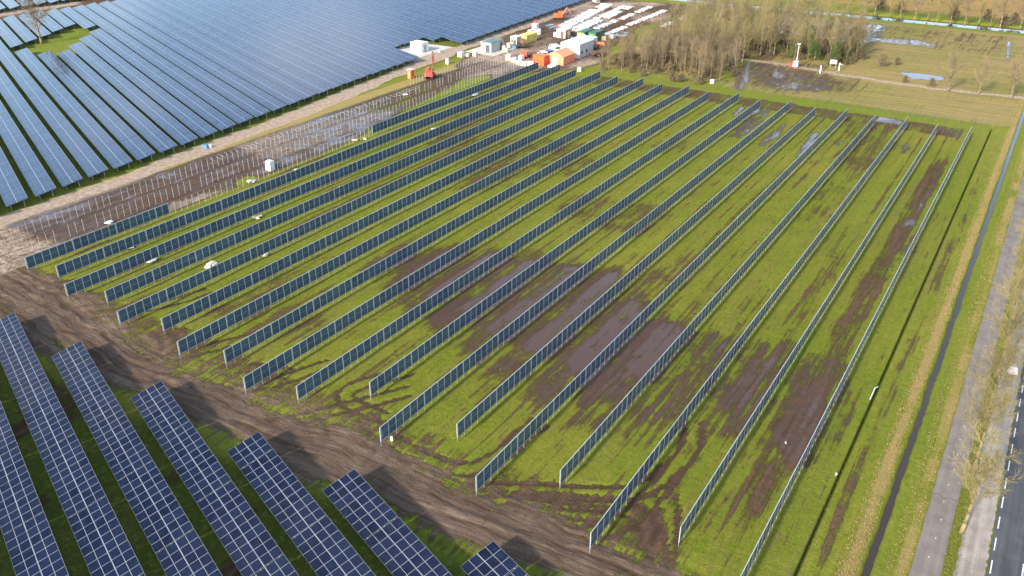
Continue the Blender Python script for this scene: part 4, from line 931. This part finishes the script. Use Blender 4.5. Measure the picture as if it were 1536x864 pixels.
def excavator(name, p, rz, paint, label, arm=1.0, mast=False):
    root = empty(name, p, rz, label, 'excavator' if not mast else 'pile driver')
    for s in (-1, 1):
        t = MB().box((s * 0.95, 0, 0.4), (0.5, 2.9, 0.62), M['dark']); t.tube((s * 0.95 - 0.25, 1.45, 0.4), (s * 0.95 + 0.25, 1.45, 0.4), 0.31, 0.31, M['dark'], 10); t.tube((s * 0.95 - 0.25, -1.45, 0.4), (s * 0.95 + 0.25, -1.45, 0.4), 0.31, 0.31, M['dark'], 10); t.part('track', root)
    MB().box((0, -0.3, 1.15), (2.3, 3.0, 0.75), paint, 0, 0.93).box((0.3, -1.2, 1.75), (1.6, 1.2, 0.6), paint, 0, 0.9).part('body', root)
    c = MB().box((-0.6, 0.6, 1.95), (1.0, 1.4, 1.3), paint, 0, 0.9).part('cab', root); MB().box((-0.6, 1.3, 2.0), (0.8, 0.06, 0.9), gl).box((-1.11, 0.6, 2.0), (0.06, 1.0, 0.8), gl).part('window', c)
    if mast: MB().box((0.5, 1.9, 3.4), (0.35, 0.4, 6.2), M['brown']).box((0.5, 1.5, 1.4), (0.3, 1.2, 0.35), paint).box((0.5, 1.95, 4.6), (0.55, 0.5, 1.4), M['red']).part('mast', root)
    else:
        MB().tube((0.3, 0.9, 1.4), (0.3, 2.8, 3.9 * arm), 0.26, 0.20, paint, 6).part('boom', root); MB().tube((0.3, 2.8, 3.9 * arm), (0.3, 4.3, 1.8), 0.2, 0.14, paint, 6).part('stick', root); MB().box((0.3, 4.3, 1.35), (0.9, 0.7, 0.9), M['steel'], 0, 0.6).part('bucket', root)
excavator('excavator', g(838, 29), -0.9, M['orange'], 'orange tracked excavator working beside the far service track'); excavator('pile_driver', g(645, 117), 0.4, M['red'], 'red pile driving machine with a tall mast among the bare posts', mast=True)
def tractor(p, rz, paint, label):
    root = empty('tractor', p, rz, label, 'tractor'); MB().box((0, 0.9, 1.15), (0.9, 2.0, 0.8), paint, 0, 0.92).box((0, -0.5, 0.9), (0.9, 1.2, 0.6), M['steel']).part('bonnet', root)
    c = MB().box((0, -0.7, 2.0), (1.4, 1.4, 1.3), paint, 0, 0.88).part('cab', root); MB().box((0, 0.02, 2.05), (1.1, 0.05, 0.9), gl).box((0.71, -0.7, 2.05), (0.05, 1.1, 0.9), gl).part('window', c)
    for s in (-1, 1): wheel(root, s * 0.85, -0.9, 0.8, 0.4); wheel(root, s * 0.7, 1.5, 0.5, 0.3)
tractor(g(783, 71), 0.6, M['brown'], 'brown telehandler tractor parked in front of the yellow shed'); tractor(g(858, 59), -0.4, M['brown'], 'dark brown tractor parked beside the cream container')
def trailer(p, rz, paint, load, label, n=4):
    root = empty('trailer', p, rz, label, 'trailer'); MB().box((0, 0, 0.75), (2.2, 4.4, 0.25), paint).part('bed', root); MB().box((0, 2.9, 0.6), (0.15, 1.6, 0.12), M['steel']).part('drawbar', root)
    q = MB()
    for i in range(n): q.box((-0.8 + 1.6 * i / max(1, n - 1), 0, 1.15 + 0.1 * (i % 2)), (0.42, 4.0, 0.5), load)
    q.part('load', root)
    for s in (-1, 1):
        for yy in (-0.6, 0.6): wheel(root, s * 1.0, yy, 0.4)
trailer(g(896, 71), -1.0, M['orange'], M['coral'], 'orange flat trailer behind the white cabin'); trailer(g(897, 84), -0.5, M['steel'], M['brown'], 'dark trailer loaded with brown timber beside the thicket'); trailer(g(785, 86), 0.5, M['red'], M['orange'], 'small red trailer standing in the yard left of the cars')
# white and pink bag by the road
p = g(1518, 560); root = empty('waste_sack', p, 0.3, 'white and pinkish sack standing on the gravel beside the road', 'sack')
MB().box((0, 0, 0.38), (0.95, 0.8, 0.76), M['pink'], 0, 0.8).box((0.05, 0.05, 0.80), (0.7, 0.6, 0.14), M['white'], 0.3, 0.6).part('sack_body', root); MB().tube((0.05, 0.2, 0.80), (0.1, 0.28, 1.15), 0.24, 0.16, M['grey'], 8).part('bundle_on_top', root)
# camera mast trailer on the far track
p = g(1193, 101); root = empty('camera_mast', p, 0, 'white camera mast with a red box beside the far track', 'mast')
MB().box((0, 0, 0.9), (1.3, 1.5, 1.5), M['white'], 0, 0.9).part('cabinet', root); MB().box((0, 0, 0.12), (1.5, 1.7, 0.28), M['red']).part('base', root); MB().tube((0.1, 0, 1.6), (0.1, 0, 6.2), 0.12, 0.08, M['white'], 8).part('mast_pole', root); MB().box((0.1, -0.1, 6.3), (0.7, 0.3, 0.3), M['white']).part('camera_head', root)
tag(MB().box((0, 0, 0.5), (1.5, 1.2, 0.95), M['red'], 0, 0.85).box((0, 0, 1.0), (1.0, 0.8, 0.12), M['red']).part('generator_box', None, g(1187, 99)), 'red generator box left of the white camera mast', 'box')
root = empty('notice_board', g(1249, 101), 0.2, 'pale notice board on posts beside the far track gate', 'sign')
for s in (-0.7, 0.7): MB().box((s, 0, 0.9), (0.1, 0.1, 1.9), M['grey']).part('post', root)
MB().box((0, -0.06, 1.5), (1.8, 0.08, 1.1), M['beige']).part('board', root)
for j, (px, py, lab) in enumerate(((1230, 110, 'pale gate post left of the track gate'), (1258, 106, 'pale gate post with a lamp right of the track gate'))):
    root = empty('gate_post', g(px, py), 0, lab, 'post'); MB().box((0, 0, 1.0), (0.28, 0.28, 2.0), M['white']).part('shaft', root); MB().box((0, 0, 2.05), (0.4, 0.4, 0.12), M['grey']).part('cap', root)
    if j: MB().box((0.3, 0, 1.7), (1.0, 0.12, 0.12), M['white']).part('arm', root)

# pallets of wrapped panels stored in rows at the back of the yard
pr_ = random.Random(31)
me_pal = []
for s in range(4):
    h = (0.12, 0.26, 0.08, 0.18)[s]; me_pal.append((MB().box((0, 0, 0.06), (2.5, 1.5, 0.12), M['wood']).mesh('pallet_base'), MB().box((0, 0, 0.12 + h / 2), (2.4, 1.42, h), M['wrap'] if s < 3 else M['whitetarp'], 0, 0.98).mesh('wrapped_panels')))
def pallet(p, rz, s, label, group):
    root = empty('panel_pallet', p, rz, label, 'pallet', group); link('base', me_pal[s][0], root); link('wrapped_stack', me_pal[s][1], root)
rows_ = [((846, 41), (910, 7)), ((862, 46), (944, 9)), ((884, 48), (975, 11)), ((908, 53), (997, 16)), ((992, 41), (1036, 22))]
rn = ['first', 'second', 'third', 'fourth', 'separate right-hand']
for q, (a, b) in enumerate(rows_):
    A_, B_ = g(*a), g(*b); d = B_ - A_; L = d.length; rz = math.atan2(d.y, d.x) - math.pi / 2; n = int(L / 1.62)
    for j in range(n + 1):
        if pr_.random() < 0.10: continue
        for side in ((-1.25, 1.25) if q < 2 else (0,)):
            if pr_.random() < 0.12: continue
            pos = A_ + d * (j / n) + Vector((side + pr_.gauss(0, 0.15), pr_.gauss(0, 0.12), 0)); pallet(pos, rz + pr_.gauss(0, 0.03), pr_.randrange(4), 'pale wrapped pallet of panels in the %s storage row behind the yard' % rn[q], 'panel pallets of the %s storage row' % rn[q])
# loose white packs, bags and pallets around the yard and in the lanes
def bundle(name, p, d, mat, label, cat, rz=0.0, group=None):
    root = empty(name, p, rz, label, cat, group); w, dp, h = d; MB().box((0, 0, 0.06), (w * 1.05, dp * 1.05, 0.12), M['wood']).part('pallet', root)
    b = MB().box((0, 0, 0.12 + h / 2), (w, dp, h), mat, 0, 0.92).box((w * 0.08, -dp * 0.05, 0.12 + h + 0.06), (w * 0.7, dp * 0.7, 0.14), mat, 0.2, 0.8); b.part('pack', root)
YB = [((764, 90), (1.6, 1.6, 1.5), M['beige'], 'beige crate at the left of the white packs near the trailer'), ((772, 93), (1.7, 1.4, 1.1), M['wrap'], 'pale grey wrapped pack right of the beige crate'), ((779, 96), (1.5, 1.4, 0.9), M['whitetarp'], 'white wrapped pack nearest the red trailer'),
      ((786, 98), (1.9, 1.5, 0.8), M['wrap'], 'low grey pack beside the end of the first row'), ((795, 98), (2.2, 1.6, 0.9), M['whitetarp'], 'wide white pack touching the orange container'), ((782, 89), (1.2, 1.2, 1.0), M['white'], 'small white box in front of the red trailer'),
      ((692, 85), (1.6, 1.6, 1.2), M['whitetarp'], 'white sack on the strip between hut and station'), ((700, 84), (1.8, 1.2, 0.5), M['wrap'], 'low pale sheet pile beside the white sack'), ((713, 84), (1.2, 1.2, 1.0), M['beige'], 'cream box in front of the grey green station'),
      ((803, 47), (1.8, 1.6, 2.4), M['white'], 'tall white stack behind the yellow shed'), ((808, 51), (1.4, 1.4, 1.4), M['whitetarp'], 'white pack at the foot of the tall white stack'), ((796, 50), (1.6, 1.4, 1.0), M['wrap'], 'grey pack left of the tall white stack'),
      ((799, 55), (1.2, 1.2, 0.8), M['white'], 'small white pack in front of the tall white stack'), ((806, 57), (1.2, 1.0, 0.7), M['wood'], 'wooden crate right of the small white pack'), ((834, 55), (1.2, 1.2, 1.2), M['white'], 'white box left of the cream container'),
      ((880, 60), (1.3, 1.3, 1.2), M['white'], 'white box between the two green containers'), ((906, 60), (1.6, 1.4, 0.9), M['wood'], 'wooden crate right of the green containers'), ((918, 57), (1.8, 1.4, 0.8), M['beige'], 'cream crate on the grass right of the yard'),
      ((671, 96), (0.8, 0.8, 1.3), M['white'], 'white barrel-sized pack beside the service track'), ((1068 / 1, 125.0), (1.0, 1.0, 0.8), M['white'], 'white pack at the edge of the thicket'), ((869, 107), (1.0, 1.0, 0.9), M['white'], 'white pack at the far end of the third row'),
      ((660, 79), (0.8, 0.8, 0.7), M['grey'], 'small grey box on the pale pad right of the hut'), ((828, 101), (2.4, 0.9, 0.5), M['whitetarp'], 'flat white pack in front of the orange tent'), ((898, 4), (1.6, 1.6, 3.0), M['steel'], 'dark upright stack at the very back of the yard'), ((893, 3), (1.5, 1.5, 2.2), M['white'], 'white upright stack at the very back of the yard')]
for p_, d_, m_, l_ in YB: bundle('wrapped_pack', g(*p_), d_, m_, l_, 'pack', tr_r.uniform(-0.4, 0.4))
MB().tube((0, 0, 2.5), (0.2, 0.3, 3.6), 0.5, 0.35, M['red'], 8).part('red_cover', None, g(803, 47)); tag(bpy.data.objects['red_cover'], 'red bundle lying on top of the tall white stack', 'bundle')
bundle('white_crate', g(406, 255), (1.35, 1.2, 1.7), M['white'], 'tall white crate standing alone among the bare posts', 'crate')
tag(MB().box((0, 0, 0.45), (1.0, 0.9, 0.85), M['dgreen'], 0, 0.8).part('green_tarpaulin_bundle', None, g(414, 251)), 'dark green bundle just right of the tall white crate', 'bundle')
tag(MB().box((0, 0, 0.4), (1.4, 0.8, 0.7), M['bluebin'], 0.3, 0.8).box((0.5, 0.7, 0.3), (0.8, 0.5, 0.5), M['white'], 0.5).part('blue_toolbox', None, g(308, 222)), 'blue and white toolbox beside the service track', 'box')
# sheets of packaging left in the lanes
SC = [((165, 335), 'white packing sheet beside the first row near its gap'), ((195, 373), 'white strip of packing under the second row'), ((230, 392), 'pale cardboard under the third row'), ((312, 401), 'cream cardboard and white film between the fourth and fifth rows'), ((322, 397), 'white film just right of the cream cardboard'), ((386, 327), 'small pale cardboard in the third lane'),
      ((398, 384), 'small cream scrap beside the fifth row'), ((445, 256), 'long cream cardboard next to the post strip'), ((378, 273), 'pale scrap on the small green patch'), ((608, 143), 'white scrap between the first two rows'), ((714, 143), 'white sheet in the first lane towards the yard'), ((512, 283), 'pale scrap in the left lanes'), ((650, 195), 'dark edged scrap in the second lane'), ((548, 209), 'wooden pallet at the start of the far piece of the first row'), ((532, 211), 'second wooden pallet at the start of the far piece of the first row'),
      ((1178, 666), 'small white litter on the dark wet mud of the right lane'), ((1254, 713), 'small white scrap beside the dark trench')]
for j, ((px, py), lab) in enumerate(SC):
    p = g(px, py); s = 0.17 if j > 14 else tr_r.uniform(0.9, 1.5); hh = 0.16 if j < 15 else 0.12; m_ = M['wood'] if 'pallet' in lab else (M['beige'] if ('cream' in lab or 'cardboard' in lab) else M['whitetarp'])
    b = MB(); a0 = tr_r.uniform(0, 3)
    for q in range(3): b.box((tr_r.uniform(-0.3, 0.3) * s, tr_r.uniform(-0.3, 0.3) * s, hh * (0.5 + 0.6 * q) + 0.05), (s * tr_r.uniform(0.5, 1), s * tr_r.uniform(0.4, 0.8), hh * 0.7), m_, a0 + tr_r.uniform(-0.5, 0.5), 0.85)
    tag(b.part('wooden_pallet' if 'pallet' in lab else 'packing_scrap', None, (p.x, p.y, 0.0)), lab, 'pallet' if 'pallet' in lab else 'packaging')
# small bag tied to the near end of one row
root = empty('hanging_bag', g(588, 664), 0.3, 'small white bag hanging at the near end of a panel row', 'bag'); MB().box((0, 0, 0.55), (0.3, 0.25, 0.5), M['white'], 0.2, 0.6).part('bag_body', root); MB().box((0, 0, 0.15), (0.05, 0.05, 0.5), M['galv']).part('stake', root)
print('objects', len(bpy.data.objects))
